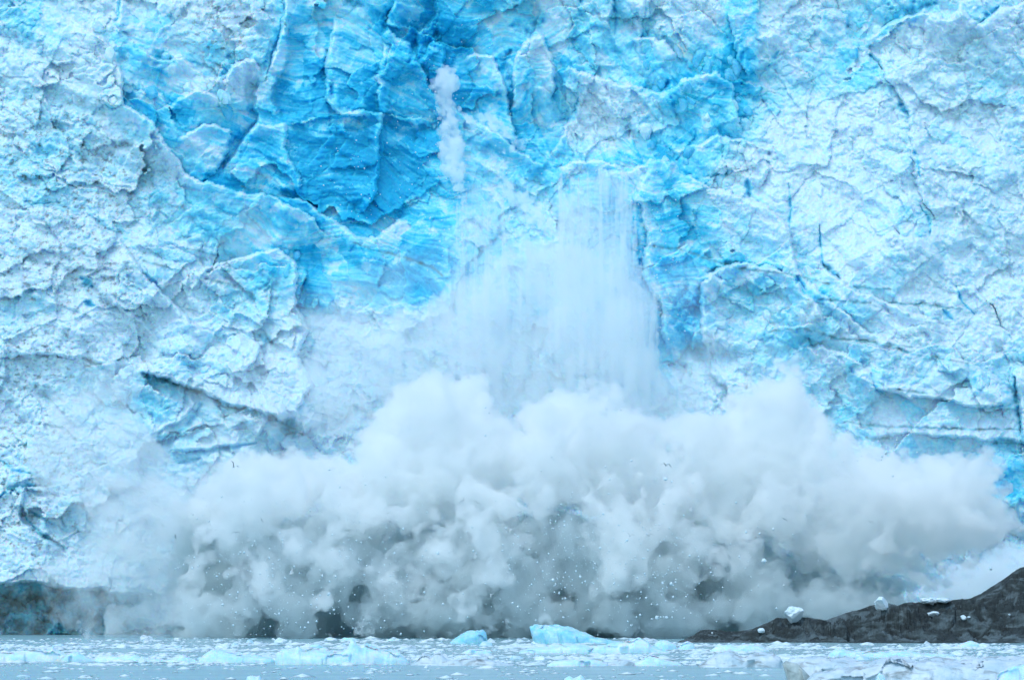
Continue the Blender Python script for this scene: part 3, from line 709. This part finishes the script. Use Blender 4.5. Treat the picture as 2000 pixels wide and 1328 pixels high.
# ------------------------------------------------------------- spray cloud
def vol_mat(name, col, dens, aniso=0.0, wisp=None):
    m = bpy.data.materials.new(name); m.use_nodes = True; N, L = m.node_tree.nodes, m.node_tree.links
    N.remove(N['Principled BSDF']); v = N.new('ShaderNodeVolumePrincipled')
    v.inputs['Color'].default_value = (*col, 1); v.inputs['Density'].default_value = dens; v.inputs['Anisotropy'].default_value = aniso
    L.new(v.outputs[0], N['Material Output'].inputs['Volume'])
    if wisp:                                            # ragged density: (size 1/m, low, high)
        tc = N.new('ShaderNodeTexCoord'); mp = N.new('ShaderNodeMapping'); mp.inputs['Scale'].default_value = (1,1,wisp[3] if len(wisp) > 3 else 1)
        nz = N.new('ShaderNodeTexNoise'); nz.inputs['Scale'].default_value = wisp[0]; nz.inputs['Detail'].default_value = 5; nz.inputs['Roughness'].default_value = .66; nz.inputs['Distortion'].default_value = .0
        mr = N.new('ShaderNodeMapRange'); mr.interpolation_type = 'SMOOTHSTEP'
        mr.inputs['From Min'].default_value = wisp[1]; mr.inputs['From Max'].default_value = wisp[2]; mr.inputs['To Min'].default_value = dens*.04; mr.inputs['To Max'].default_value = dens*1.9
        L.new(tc.outputs['Object'], mp.inputs['Vector']); L.new(mp.outputs[0], nz.inputs['Vector']); L.new(nz.outputs['Fac'], mr.inputs['Value']); L.new(mr.outputs[0], v.inputs['Density'])
        m.cycles.volume_step_rate = STEPR
    return m

def in_poly(x, y, P):
    c = False
    for i in range(len(P)):
        ax, ay = P[i]; bx, by = P[i-1]
        if (ay > y) != (by > y) and x < (bx-ax)*(y-ay)/(by-ay)+ax: c = not c
    return c
def edge_dist(x, y, P):
    b = 1e9
    for i in range(len(P)):
        ax, ay = P[i-1]; bx, by = P[i]; vx, vy = bx-ax, by-ay
        t = max(0, min(1, ((x-ax)*vx+(y-ay)*vy)/(vx*vx+vy*vy))); b = min(b, math.hypot(x-ax-t*vx, y-ay-t*vy))
    return b

import bmesh
_b = bmesh.new(); bmesh.ops.create_icosphere(_b, subdivisions=2, radius=1.0); _b.verts.index_update()
ICO_V = np.array([v.co[:] for v in _b.verts]); ICO_F = np.array([[v.index for v in f.verts] for f in _b.faces]); _b.free()
def hull(name, balls, mat, voxel, disp, seed, stretch=(1,1,1)):
    """billowing closed skin round a set of balls (px, py, Y, r px): union on a voxel grid, then crumpled by noise; filled with spray"""
    B_ = np.array(balls, float); k = B_[:,2]/F
    cen = np.stack([(B_[:,0]-1000)*k, B_[:,2], CH+(HZ-B_[:,1])*k], 1)
    V = (ICO_V[None]*np.array([1,.85,1])*(B_[:,3]*k)[:,None,None]+cen[:,None]).reshape(-1,3)
    T = (ICO_F[None]+len(ICO_V)*np.arange(len(B_))[:,None,None]).reshape(-1,3).astype(np.int32)
    me = bpy.data.meshes.new(name); me.vertices.add(len(V)); me.vertices.foreach_set('co', V.reshape(-1).astype(np.float32))
    me.loops.add(len(T)*3); me.loops.foreach_set('vertex_index', T.reshape(-1))
    me.polygons.add(len(T)); me.polygons.foreach_set('loop_start', np.arange(0, len(T)*3, 3, dtype=np.int32)); me.update(calc_edges=True)
    o = bpy.data.objects.new(name, me); C.objects.link(o)
    stages = disp if isinstance(disp, list) else [disp]
    for st in stages:
        r = o.modifiers.new('r', 'REMESH'); r.mode = 'VOXEL'; r.voxel_size = voxel; r.adaptivity = 0
        dg = bpy.context.evaluated_depsgraph_get(); ev = o.evaluated_get(dg)
        m2 = bpy.data.meshes.new_from_object(ev); o.modifiers.clear(); old = o.data; o.data = m2; bpy.data.meshes.remove(old)
        m2.name = name; m2.materials.clear(); m2.materials.append(mat)
        n = len(m2.vertices); co = np.empty(n*3, np.float32); m2.vertices.foreach_get('co', co); co = co.reshape(-1,3)
        no = np.empty(n*3, np.float32); m2.vertices.foreach_get('normal', no); no = no.reshape(-1,3)
        for (s, a, oc, bil) in st:
            X, Y_, Z_ = co[:,0]/(s*stretch[0]), co[:,1]/(s*stretch[1]), co[:,2]/(s*stretch[2])
            d = fbm3(X, Y_, Z_, oc, seed, .55, bil); seed += 11
            co = co+no*(a*d)[:,None]
        if st is not stages[-1]: m2.vertices.foreach_set('co', co.reshape(-1)); m2.update()
    co[:,2] = np.maximum(co[:,2], -.3)
    m2.vertices.foreach_set('co', co.reshape(-1)); m2.update()
    m2.polygons.foreach_set('use_smooth', np.ones(len(m2.polygons), bool))
    print(name, n, 'verts')
    return o

def fill(P, n, rmin, rmax, Y0, Y1, seed, k=.9):
    R = random.Random(seed); out = []; xs = [p[0] for p in P]; ys = [p[1] for p in P]
    while len(out) < n:
        x, y = R.uniform(min(xs), max(xs)), R.uniform(min(ys), max(ys))
        if not in_poly(x, y, P): continue
        d = edge_dist(x, y, P)
        r = min(rmax, d*k)
        if r < rmin: continue
        r = R.uniform(max(rmin, r*.6), r)
        out.append((x, y, R.uniform(Y0, Y1), r))
    return out

def cluster(px, py, Rx, Ry, Y, n, rmin, rmax, seed):
    """cauliflower clump: small balls crowding towards the outline of an ellipse"""
    R = random.Random(seed); out = [(px, py, Y+2, min(Rx, Ry)*.7)]
    for i in range(n):
        a = R.uniform(0, 2*math.pi); q = R.random()**.45
        out.append((px+math.cos(a)*Rx*q, py+math.sin(a)*Ry*q, Y-R.uniform(0, 1)*(1-q)*min(Rx,Ry)*.05, R.uniform(rmin, rmax)))
    return out

CL = [(340,1170),(345,1130),(330,1080),(345,1010),(335,960),(380,925),(440,905),(470,865),(520,845),(580,852),(640,872),(690,840),(725,790),(770,740),(830,700),(900,705),(945,725),(975,770),(1010,800),(1060,775),
      (1110,750),(1150,742),(1200,755),(1240,780),(1290,775),(1340,785),(1390,765),(1440,725),(1490,700),(1560,688),(1590,710),(1585,760),(1620,800),(1660,835),(1720,862),(1780,870),(1840,862),(1910,852),(1960,870),
      (1975,915),(1960,960),(2010,990),(2030,1030),(1960,1080),(1890,1120),(1850,1170),(1780,1190),(1600,1150),(1500,1090),(1380,1080),(1200,1090),(1100,1010),(1000,1060),(880,1080),(780,1050),(700,1080),(600,1010),(520,1080),(440,1090),(400,1180)]
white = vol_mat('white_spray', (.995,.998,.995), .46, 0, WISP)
balls = fill(CL, 420, 14, 70, 368, 386, 5) + fill(CL, 800, 8, 26, 363, 372, 6, .6)
for k, (cx, cy, rx_, ry_, Y, n) in enumerate(((480,960,70,45,364,40),(590,940,80,55,364,50),(440,1030,60,40,363,30),(500,1120,62,60,361,60),(570,1080,45,40,361,30),(655,1090,50,60,360,50),(640,1170,30,30,359,20),
    (740,1010,80,50,363,50),(760,1130,48,60,361,40),(850,1080,60,60,361,50),(950,1050,75,60,360,70),(965,1120,42,50,359,40),(900,1170,34,30,359,20),(820,1190,30,34,360,20),(1010,960,60,45,362,30),
    (1130,960,90,50,363,50),(1200,1040,75,60,361,60),(1220,1120,52,45,360,40),(1170,1150,35,30,361,20),(1310,1010,70,50,361,50),(1330,1050,45,30,360,30),(1400,1080,85,50,361,60),(1440,1100,45,35,360,30),
    (1500,980,80,60,363,50),(1640,960,100,70,364,60),(1760,960,100,70,364,60),(1890,960,80,70,365,60),(1900,1060,70,40,365,50),(880,820,90,60,366,50),(800,790,60,50,368,30),(1160,800,80,45,368,40),(1300,830,60,40,368,30),
    (1480,790,80,55,368,50),(1550,730,40,34,370,30))):
    balls += cluster(cx, cy, rx_, ry_, Y, n, 9, 22, 50+k)
cloud = hull('spray_cloud', balls, white, .28, [((9,2.2,2,True),(4,1.5,3,True)), ((1.6,.85,4,True),(.6,.35,3,True)), ((.9,.32,3,True),(.4,.16,2,True))], 900)
tagged(cloud, 'huge billowing cloud of white spray thrown up in front of the glacier', 'spray cloud', kind='stuff')

GREY = [(300,1285),(335,1190),(330,1110),(340,1010),(420,980),(520,980),(600,970),(660,980),(740,1000),(820,990),(900,1000),(1000,1000),(1080,980),(1180,980),(1240,1000),(1330,1000),(1420,1010),(1500,1050),(1640,1110),(1780,1120),(1830,1285)]
gb = fill(GREY, 380, 10, 46, 366, 374, 15, .8)
for k, (cx, cy, rx_, ry_, n) in enumerate(((380,1190,60,40,40),(480,1180,50,50,40),(560,1190,50,35,30),(650,1110,60,50,40),(730,1190,60,35,40),(830,1200,70,30,40),(930,1200,60,30,40),(1060,1190,70,40,40),(1180,1200,80,35,50),(1300,1190,80,45,50),(1420,1190,90,40,50),(1540,1170,90,40,40),(1660,1160,80,40,40),(1000,1100,50,50,30),(1270,1120,50,50,30))):
    gb += cluster(cx, cy, rx_, ry_, 365, n, 8, 22, 150+k)
gb = [q_ for q_ in gb if not any(abs(q_[0]-hx) < hw and abs(q_[1]-hy) < hh_ for hx, hy, hw, hh_ in ((640,1215,38,40),(515,1232,40,22),(1035,1125,22,20)))]
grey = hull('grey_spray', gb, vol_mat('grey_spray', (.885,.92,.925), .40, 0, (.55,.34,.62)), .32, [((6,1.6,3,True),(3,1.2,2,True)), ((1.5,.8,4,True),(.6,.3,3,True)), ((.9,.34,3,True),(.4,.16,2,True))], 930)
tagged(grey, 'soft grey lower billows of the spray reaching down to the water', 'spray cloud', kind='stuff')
MUD = [(330,1285),(345,1190),(330,1110),(330,1020),(345,990),(420,970),(520,1000),(600,990),(660,1000),(740,1020),(820,1000),(900,1020),(1000,1010),(1060,980),(1180,1000),(1240,1010),(1330,1010),(1420,1020),(1500,1050),(1640,1090),(1780,1110),(1800,1285)]
gridb = [(x, y, 382, 38) for x in range(370, 1790, 34) for y in range(1010, 1270, 34) if in_poly(x, y, MUD) and edge_dist(x, y, MUD) > 25]
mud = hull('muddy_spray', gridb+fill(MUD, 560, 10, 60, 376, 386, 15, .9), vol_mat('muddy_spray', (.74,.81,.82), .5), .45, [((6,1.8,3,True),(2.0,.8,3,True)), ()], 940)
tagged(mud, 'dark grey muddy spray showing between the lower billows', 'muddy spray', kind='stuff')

# thin veils of drifting ice dust
def veil(name, label, P, n, r0, r1, depth, dens, seed, disp, col=(.975,.99,.995), stretch=(1,1,1), off=2.0, fixed=None, wisp=(.3,.35,.65)):
    b = []
    for (x, y, _, r) in fill(P, n, r0, r1, 0, 1, seed, .95):
        b.append((x, y, (fixed or surf_Y(x, y))-off-random.Random(int(x*7+y)).uniform(0, depth), r))
    o = hull(name, b, vol_mat(name, col, dens, 0, wisp), .5, disp, seed+500, stretch)
    return tagged(o, label, 'ice dust', kind='stuff')
veil('left_mist', 'pale mist drifting off the left flank of the spray cloud', [(40,1280),(75,1180),(50,1100),(80,1040),(50,960),(40,880),(90,770),(170,690),(260,700),(320,800),(340,860),(380,900),(460,880),(480,960),(420,1000),(400,1100),(440,1280)], 200, 14, 56, 7, .085, 21, [((9,3.0,3,False),(3.5,1.5,3,True)),((1.2,.6,3,True),)], (.985,.995,.995), off=0, fixed=386)
veil('mist_core', 'thicker white mist between the left flank and the spray cloud', [(190,1280),(200,1180),(160,1120),(180,1040),(150,980),(190,930),(260,900),(330,930),(400,960),(400,1100),(440,1280)], 120, 12, 44, 5, .16, 25, [((7,2.5,3,False),(3,1.4,3,True)),((1.2,.6,3,True),)], (.985,.995,.995), off=0, fixed=380)
veil('slope_dust', 'white ice dust pouring down the slope left of the scar', [(560,830),(570,700),(560,620),(620,590),(700,600),(760,640),(780,720),(760,800),(700,860),(620,870)], 90, 8, 36, 4, .16, 22, ((8,1.5,3,False),(2.0,.6,3,False)), stretch=(1,1,3), wisp=(.8,.40,.66,.13))
veil('central_dust', 'broad pale veil of ice dust hanging above the spray cloud', [(690,820),(700,660),(760,600),(860,560),(960,480),(1080,440),(1220,500),(1280,580),(1300,690),(1370,720),(1400,820),(1200,900),(900,880)], 190, 10, 60, 6, .17, 23, ((7,2.0,3,False),(2.0,.7,3,False)), stretch=(1,1,3), wisp=(1.0,.41,.63,.08))
veil('right_mist', 'pale mist behind the crest of the dark rock', [(1560,1285),(1640,1180),(1760,1150),(1860,1100),(1960,1040),(2080,1040),(2150,1285)], 60, 14, 60, 8, .35, 24, ((8,2.5,3,False),(2.5,.9,3,False)), (.975,.99,.995))

veil('falling_powder', 'ragged trail of ice powder round the white falling lump', [(852,135),(872,122),(892,135),(906,165),(900,205),(912,260),(918,330),(908,400),(885,390),(868,330),(860,250),(842,200),(835,170)], 70, 4, 16, 2, .38, 28, ((2,.9,3,False),(.8,.5,3,False)), (.97,.995,1), stretch=(1,1,2), wisp=(1.1,.40,.62,.35))
veil('faint_haze', 'faint haze of ice dust spreading over the lower wall on both sides of the fall', [(200,1000),(240,820),(380,680),(560,560),(760,470),(960,400),(1180,380),(1340,480),(1480,600),(1640,680),(1800,780),(1900,900),(1900,1000)], 190, 24, 90, 6, .018, 29, ((9,3,3,False),(3,1.2,3,False)), (.98,.995,1), off=0, fixed=392)
veil('left_fall', 'streaked veil of falling ice below the white falling lump', [(895,370),(925,345),(960,350),(985,390),(1005,470),(1010,650),(860,650),(880,520),(888,430)], 90, 6, 34, 3, .11, 26, ((5,2.2,3,False),(1.5,.8,3,False)), (.97,.995,1), stretch=(.7,1,4), wisp=(1.7,.45,.60,.07))
veil('main_fall', 'broad streaked curtain of ice powder pouring from the ledge right of the middle', [(1085,345),(1110,328),(1150,326),(1190,330),(1222,345),(1245,420),(1262,500),(1290,560),(1302,720),(1200,760),(1060,720),(1065,500)], 170, 6, 44, 4, .17, 27, ((5,2.6,3,False),(1.5,.9,3,False)), (.97,.995,1), stretch=(.7,1,4), wisp=(1.7,.46,.60,.07))

def strands(name, label, lines, dens, seed):
    """falling curtains: each strand a chain of balls widening as it falls"""
    R = random.Random(seed); b = []
    for (x0, y0, y1, r0, r1, n) in lines:
        dr = R.uniform(-6, 6); Y = min(surf_Y(x0, y0+10), surf_Y(x0, (y0+y1)/2))-R.uniform(1.5, 4)
        for i in range(n):
            t = i/(n-1); r = r0+(r1-r0)*t
            b.append((x0+dr*t+R.uniform(-.35,.35)*r, y0+(y1-y0)*t, Y+R.uniform(-.4,.4), r*R.uniform(.75,1.15)))
    o = hull(name, b, vol_mat(name, (.97,.995,1), dens*1.4, 0, (1.8,.42,.58,.08)), .22, ((2,.5,3,True),(.7,.22,2,True)), seed, (1,1,5))
    return tagged(o, label, 'falling ice', kind='stuff')
R = random.Random(3)
L1 = [(R.uniform(890,985), R.uniform(345,400), R.uniform(560,640), R.uniform(2,4.5), R.uniform(5,9), 60) for _ in range(11)]
L2 = [(x, 335+abs(x-1160)*.12+R.uniform(-6,20), R.uniform(620,790), R.uniform(2.5,6), R.uniform(6,12), 90) for x in [R.uniform(1085,1240) for _ in range(20)]]
L3 = [(x, R.uniform(560,640), R.uniform(720,800), R.uniform(4,6), R.uniform(7,13), 40) for x in [R.uniform(1180,1290) for _ in range(8)]]
L4 = [(x, R.uniform(470,540), R.uniform(640,760), R.uniform(3,6), R.uniform(7,13), 50) for x in [R.uniform(940,1090) for _ in range(9)]]
L5 = [(1250,370,560,1.5,4,44),(1243,400,520,1.5,3,30),(1228,400,560,4,9,36)]
strands('left_curtain', 'thin vertical curtains of falling ice below the white falling lump', L1, .5, 31)
strands('main_curtain', 'dense white curtain of falling ice powder right of the middle', L2+L3+L5, .65, 32)
strands('middle_curtain', 'faint streaks of falling ice powder between the two curtains', L4, .4, 33)
# compact masses of pulverised ice
def mass(name, label, pts, dens, seed, off=2.0, voxel=.22, dense=False, spread=1.0):
    b = []; R = random.Random(seed)
    if dense:
        pts = [(a[0]+(b_[0]-a[0])*t, a[1]+(b_[1]-a[1])*t, a[2]+(b_[2]-a[2])*t) for a, b_ in zip(pts, pts[1:]) for t in (0,.33,.66)]
    for (x, y, r) in pts:
        Y = surf_Y(x, y)-off
        for k in range(int(12*spread)):
            a = R.uniform(0, 6.28); q = R.random()**.5
            b.append((x+math.cos(a)*r*q*spread, y+math.sin(a)*r*q*spread, Y+R.uniform(-.7,.7), r*R.uniform(.18,.5)))
    o = hull(name, b, vol_mat(name, (.975,1,1), dens, 0, (.9,.36,.6,.6)), voxel, ((1.3,.7,3,False),(.5,.3,3,False)), seed)
    return tagged(o, label, 'falling ice', kind='stuff')
mass('falling_lump', 'white lump of crushed ice falling in front of the blue scar', [(872,148,16),(878,165,13),(862,190,11),(872,215,14),(880,245,15),(874,275,17),(884,300,19),(886,325,17),(893,345,12),(900,370,9),(905,400,6)], 1.15, 41, 2.2, .18, True, 1.25)
mass('powder_wisp', 'thin wisp of ice powder running from the falling lump to the lower right', [(885,205,6),(900,222,8),(915,235,7),(930,250,5)], 1.0, 45, 2.0, .2, True)
mass('powder_spill', 'powder spilling over the ledge left of the falling lump', [(835,175,5),(850,165,8),(862,150,8),(868,135,7)], 1.0, 46, 2.0, .2, True)
mass('powder_on_ledge', 'white powder running down the sloping ledge right of the falling lump', [(930,222,8),(945,232,9),(965,240,11),(980,255,10),(1000,270,9),(1018,285,7),(960,300,7),(978,345,9),(990,370,13),(1015,390,15),(1040,400,12),(1040,418,15),(1065,440,16)], .9, 42, 2.3, .2, True, 1.2)
mass('powder_below', 'clotted white powder between the left and the main curtains', [(1010,470,26),(1060,500,30),(1000,520,24),(1100,560,30),(1040,560,26),(960,560,22),(930,590,20),(1100,480,18),(1075,450,16)], .35, 43, 1.8, .3)
# jets at the waterline
jets = []
for (x, y, r) in ((705,1225,13),(715,1212,14),(712,1200,10),(722,1235,14),(700,1240,12),(1062,1205,14),(1070,1198,11),(1055,1215,13),(1075,1218,14),(160,1220,8),(170,1230,9),(155,1235,9),(1250,1232,12),(1262,1222,8),(980,1225,14),(955,1238,12),(930,1232,7),(180,1238,14),(640,1238,8),(820,1238,8),(850,1240,7),(880,1238,9)):
    for k in range(7): jets.append((x+R.uniform(-r,r)*.8, y+R.uniform(-r,r)*.9, 361+R.uniform(-2,2), r*R.uniform(.25,.55)))
o = hull('water_jets', jets, vol_mat('water_jets', (.95,.975,.985), .8), .2, ((1.5,.6,3,True),(.5,.25,3,True)), 44)
tagged(o, 'low white jets of water leaping at the foot of the spray', 'splash', kind='stuff')

# ------------------------------------------------------- flying ice pieces
M_FLY = berg_mat('flying_ice', (.60,.80,.88), (.80,.88,.92), 0, 0)
fl_mesh = [lump_mesh('flying_ice', M_FLY, 850+i*7, 2, 7) for i in range(5)]
FL = [(642,1160,7),(1080,1132,6),(1133,1126,5),(1143,1135,5),(855,1080,7),(1492,1095,12),(1311,1140,9),(1294,1138,6),(1283,1205,8),(1302,1205,6),(1172,1070,5),(1178,1004,5),(1300,935,8),(1250,1200,6),
      (1001,1177,5),(1060,1115,4),(1125,1115,4),(1280,1128,4),(1347,1085,5),(1262,1167,5),(948,850,5),(955,806,4),(948,796,4),(1312,940,5),(1245,1128,4),(1092,1158,4),(1315,1165,5),(435,1180,5),(1085,1018,4),(1102,1018,4),
      (930,1080,4),(770,1080,4),(625,1162,4),(652,1190,5),(545,1198,5),(602,1215,5),(1730,885,7),(1752,855,4),(1740,857,3),(1698,763,4),(1935,1110,7),(1313,1205,4),(1100,1205,5),(1340,1165,4),(1225,1165,4)]
for i in range(90):
    cx, cy, s = random.choice(((1080,1100,60),(1150,1060,80),(1290,1150,70),(620,1180,60),(560,1100,80),(900,1150,120),(1330,1040,60),(1010,1200,60),(1240,600,60),(1240,480,30),(1700,830,50),(460,1200,80)))
    FL.append((random.gauss(cx, s), random.gauss(cy, s*.7), random.uniform(1.8, 3.4)))
for i, (px, py, d) in enumerate(FL):
    if py > 1238: continue
    Y = 352+random.uniform(-6, 4) if py > 700 else surf_Y(px, py)-4
    o = bpy.data.objects.new('flying_ice_chunk', fl_mesh[i % 5]); C.objects.link(o)
    r = d/2*Y/F; o.scale = (r*random.uniform(.8,1.2), r, r*random.uniform(.8,1.2)); o.location = world(px, py, Y)
    o.rotation_euler = (random.uniform(0,6), random.uniform(0,6), random.uniform(0,6))
    big = d > 3.9
    zone = 'high in front of the glacier wall' if py < 800 else ('before the upper white billows' if py < 1000 else 'before the lower grey spray')
    side = 'left' if px < 700 else 'middle' if px < 1200 else 'right'
    lab = '%s white ice chunk flying %s, %s of the picture' % ('lumpy' if big else 'tiny', zone, side)
    tagged(o, lab, 'ice chunk', lab)
pts = []
for (cx, cy, s1, s2, n) in ((1090,1090,60,60,160),(1160,1060,90,80,320),(760,1100,120,90,260),(450,1120,80,90,200),(1420,1080,120,80,220),(1300,1150,70,60,200),(600,1150,110,80,260),(900,1150,160,70,200),(1245,480,22,90,260),(1190,520,60,120,350),(1260,600,50,80,250),(940,520,50,70,160),(760,330,90,60,140),(880,250,22,90,160),(1165,420,60,90,420),(940,450,45,70,200),(950,150,60,60,60),(1720,860,60,30,60),(450,1180,100,60,80)):
    for _ in range(n):
        px, py = random.gauss(cx, s1), random.gauss(cy, s2)
        if py > 1240: continue
        Y = 353+random.uniform(-6,6) if py > 780 else surf_Y(px, py)-random.uniform(2, 7)
        x, y, z = world(px, py, Y); s = random.choice((.03,.04,.05,.06,.08,.12))*random.uniform(.8,1.3)
        pts.append((x, y, z, s, s, s))
crumbs('ice_grit', pts, M_FLY, 'fine white grains of ice sprinkled through the falling ice and spray')

# -------------------------------------------------------------------- gulls
M_GD = simple('gull_wing_grey', (.045,.06,.07)); M_GW = simple('gull_body_white', (.35,.42,.45))
def gull(px, py, span, Y, yaw, roll, up, tip, lab):
    """one continuous body: fuselage with head, tail and two bent tapering wings. up: lift of the inner wing, tip: droop of the outer wing"""
    import bmesh
    bm = bmesh.new()
    S_ = .62                                  # half span in metres
    # fuselage rings along y (head towards -y)
    rings = [(-.26,.012,.0),(-.235,.03,.01),(-.19,.036,.015),(-.15,.034,.008),(-.08,.055,0),(.02,.062,-.005),(.12,.045,0),(.2,.022,.005),(.30,.035,.01)]
    prev = None; fuse = []
    for (y, r, z) in rings:
        ring = [bm.verts.new((r*math.cos(a), y, z+r*(.85 if y < .25 else .18)*math.sin(a))) for a in [k*math.pi/4 for k in range(8)]]
        if prev:
            for k in range(8): fuse.append(bm.faces.new((prev[k], prev[(k+1)%8], ring[(k+1)%8], ring[k])))
        else: bm.faces.new(ring)
        prev = ring
    bm.faces.new(prev)
    for f in bm.faces: f.material_index = 1
    for s in (-1, 1):
        secs = []
        for (t, ch, sw) in ((0,.17,0),(.18,.165,-.02),(.45,.15,-.06),(.7,.11,0),(.88,.065,.07),(1,.012,.13)):
            x = s*S_*t
            z = up*min(t,.45)/.45*S_ + (0 if t < .45 else (t-.45)/.55*(tip)*S_)
            y0 = -.09+sw
            secs.append([bm.verts.new((x, y0, z)), bm.verts.new((x, y0+ch*.4, z+.018)), bm.verts.new((x, y0+ch, z)), bm.verts.new((x, y0+ch*.4, z-.008))])
        for a, b in zip(secs, secs[1:]):
            for k in range(4): bm.faces.new((a[k], a[(k+1)%4], b[(k+1)%4], b[k]))
        bm.faces.new(secs[-1])
    bmesh.ops.recalc_face_normals(bm, faces=bm.faces)
    me = bpy.data.meshes.new('gull'); bm.to_mesh(me); bm.free(); me.materials.append(M_GD); me.materials.append(M_GW)
    o = bpy.data.objects.new('gull', me); C.objects.link(o)
    k = span*Y/F/(2*S_)
    o.scale = (k,k,k); o.location = world(px, py, Y); o.rotation_euler = (math.radians(-12), math.radians(roll), math.radians(yaw))
    tagged(o, lab, 'gull', 'gulls circling in front of the spray')
G = [(1301,909,24,345,15,10,.30,-.45,'largest gull, dark arched wings, before the upper white billows'),
 (456,912,22,348,30,35,.6,.1,'gull with wings held in a steep V at the upper left of the cloud'),
 (461,1040,19,350,0,0,.22,-.35,'gull seen head on with wings in a flat M above the left dark spray'),
 (905,977,16,350,20,-50,.35,.1,'left gull of the pair in the middle of the cloud, banking steeply'),
 (933,982,15,350,-10,30,.25,-.5,'right gull of the pair in the middle of the cloud'),
 (1230,1047,16,352,0,20,.55,.2,'gull with raised wings, leftmost of the three right of the middle'),
 (1268,1046,17,352,10,-20,.35,-.6,'gull with hunched wings, middle of the three right of the middle'),
 (1291,1056,15,352,-20,25,.05,-.1,'gull gliding with flat wings, lowest of the three right of the middle'),
 (1532,1014,16,352,10,28,.12,-.1,'gull gliding before the smooth right part of the cloud'),
 (1700,1019,14,352,0,10,.25,-.45,'small gull far to the right in the cloud'),
 (318,1028,12,352,10,30,.6,.1,'small gull at the left edge of the grey spray'),
 (342,1048,11,352,60,70,.2,0,'tiny gull banked on edge below the small gull on the left'),
 (511,1016,11,352,30,60,.2,0,'tiny gull banked on edge over the left white billow'),
 (1164,1104,9,352,10,60,.4,0,'tiny dark gull low in the middle right grey spray'),
 (757,1003,8,352,0,10,.4,0,'tiny gull left of the middle pair'),
 (1990,1030,14,352,0,-35,.1,0,'gull at the right edge of the picture beside the cloud')]
for g in G: gull(*g)
# ------------------------------------------------------------ light, camera
w = bpy.data.worlds.new('World'); bpy.context.scene.world = w; w.use_nodes = True
N, L = w.node_tree.nodes, w.node_tree.links
sky = N.new('ShaderNodeTexSky'); sky.sky_type = 'NISHITA'; sky.sun_disc = False
SE, SR = math.radians(62), math.radians(215)
sky.sun_elevation = SE; sky.sun_rotation = SR; sky.air_density = 1.0; sky.dust_density = 1.0; sky.ozone_density = 1.0
tn = N.new('ShaderNodeMix'); tn.data_type = 'RGBA'; tn.blend_type = 'MULTIPLY'; tn.inputs['Factor'].default_value = 1; tn.inputs['B'].default_value = (.90, 1.06, 1.04, 1)
L.new(sky.outputs[0], tn.inputs['A']); L.new(tn.outputs['Result'], N['Background'].inputs['Color']); N['Background'].inputs['Strength'].default_value = .15
sl = bpy.data.lights.new('sun', 'SUN'); sl.energy = .7; sl.angle = math.radians(40); sl.color = (.96, 1, .97)
so = bpy.data.objects.new('sun', sl); C.objects.link(so)
dirv = Vector((math.sin(SR)*math.cos(SE), math.cos(SR)*math.cos(SE), math.sin(SE)))
so.rotation_euler = dirv.to_track_quat('Z', 'Y').to_euler(); so.location = (0, 0, 300)

cd = bpy.data.cameras.new('camera'); cam = bpy.data.objects.new('camera', cd); C.objects.link(cam)
cam.location = (0, 0, CH); cam.rotation_euler = (math.radians(90), 0, 0)
cd.sensor_width = 36; cd.lens = F*36/2000; cd.shift_y = (HZ-664)/2000; cd.clip_start = 1; cd.clip_end = 5000
sc = bpy.context.scene; sc.camera = cam
sc.view_settings.view_transform = 'Standard'; sc.view_settings.look = 'None'; sc.view_settings.gamma = 1
sc.view_settings.exposure = EXPO
sc.cycles.max_bounces = 24; sc.cycles.diffuse_bounces = 8; sc.cycles.volume_bounces = VB; sc.cycles.transparent_max_bounces = 16
sc.cycles.use_denoising = True
sc.cycles.denoising_prefilter = 'ACCURATE'
try: sc.cycles.denoiser = 'OPENIMAGEDENOISE'
except Exception: pass
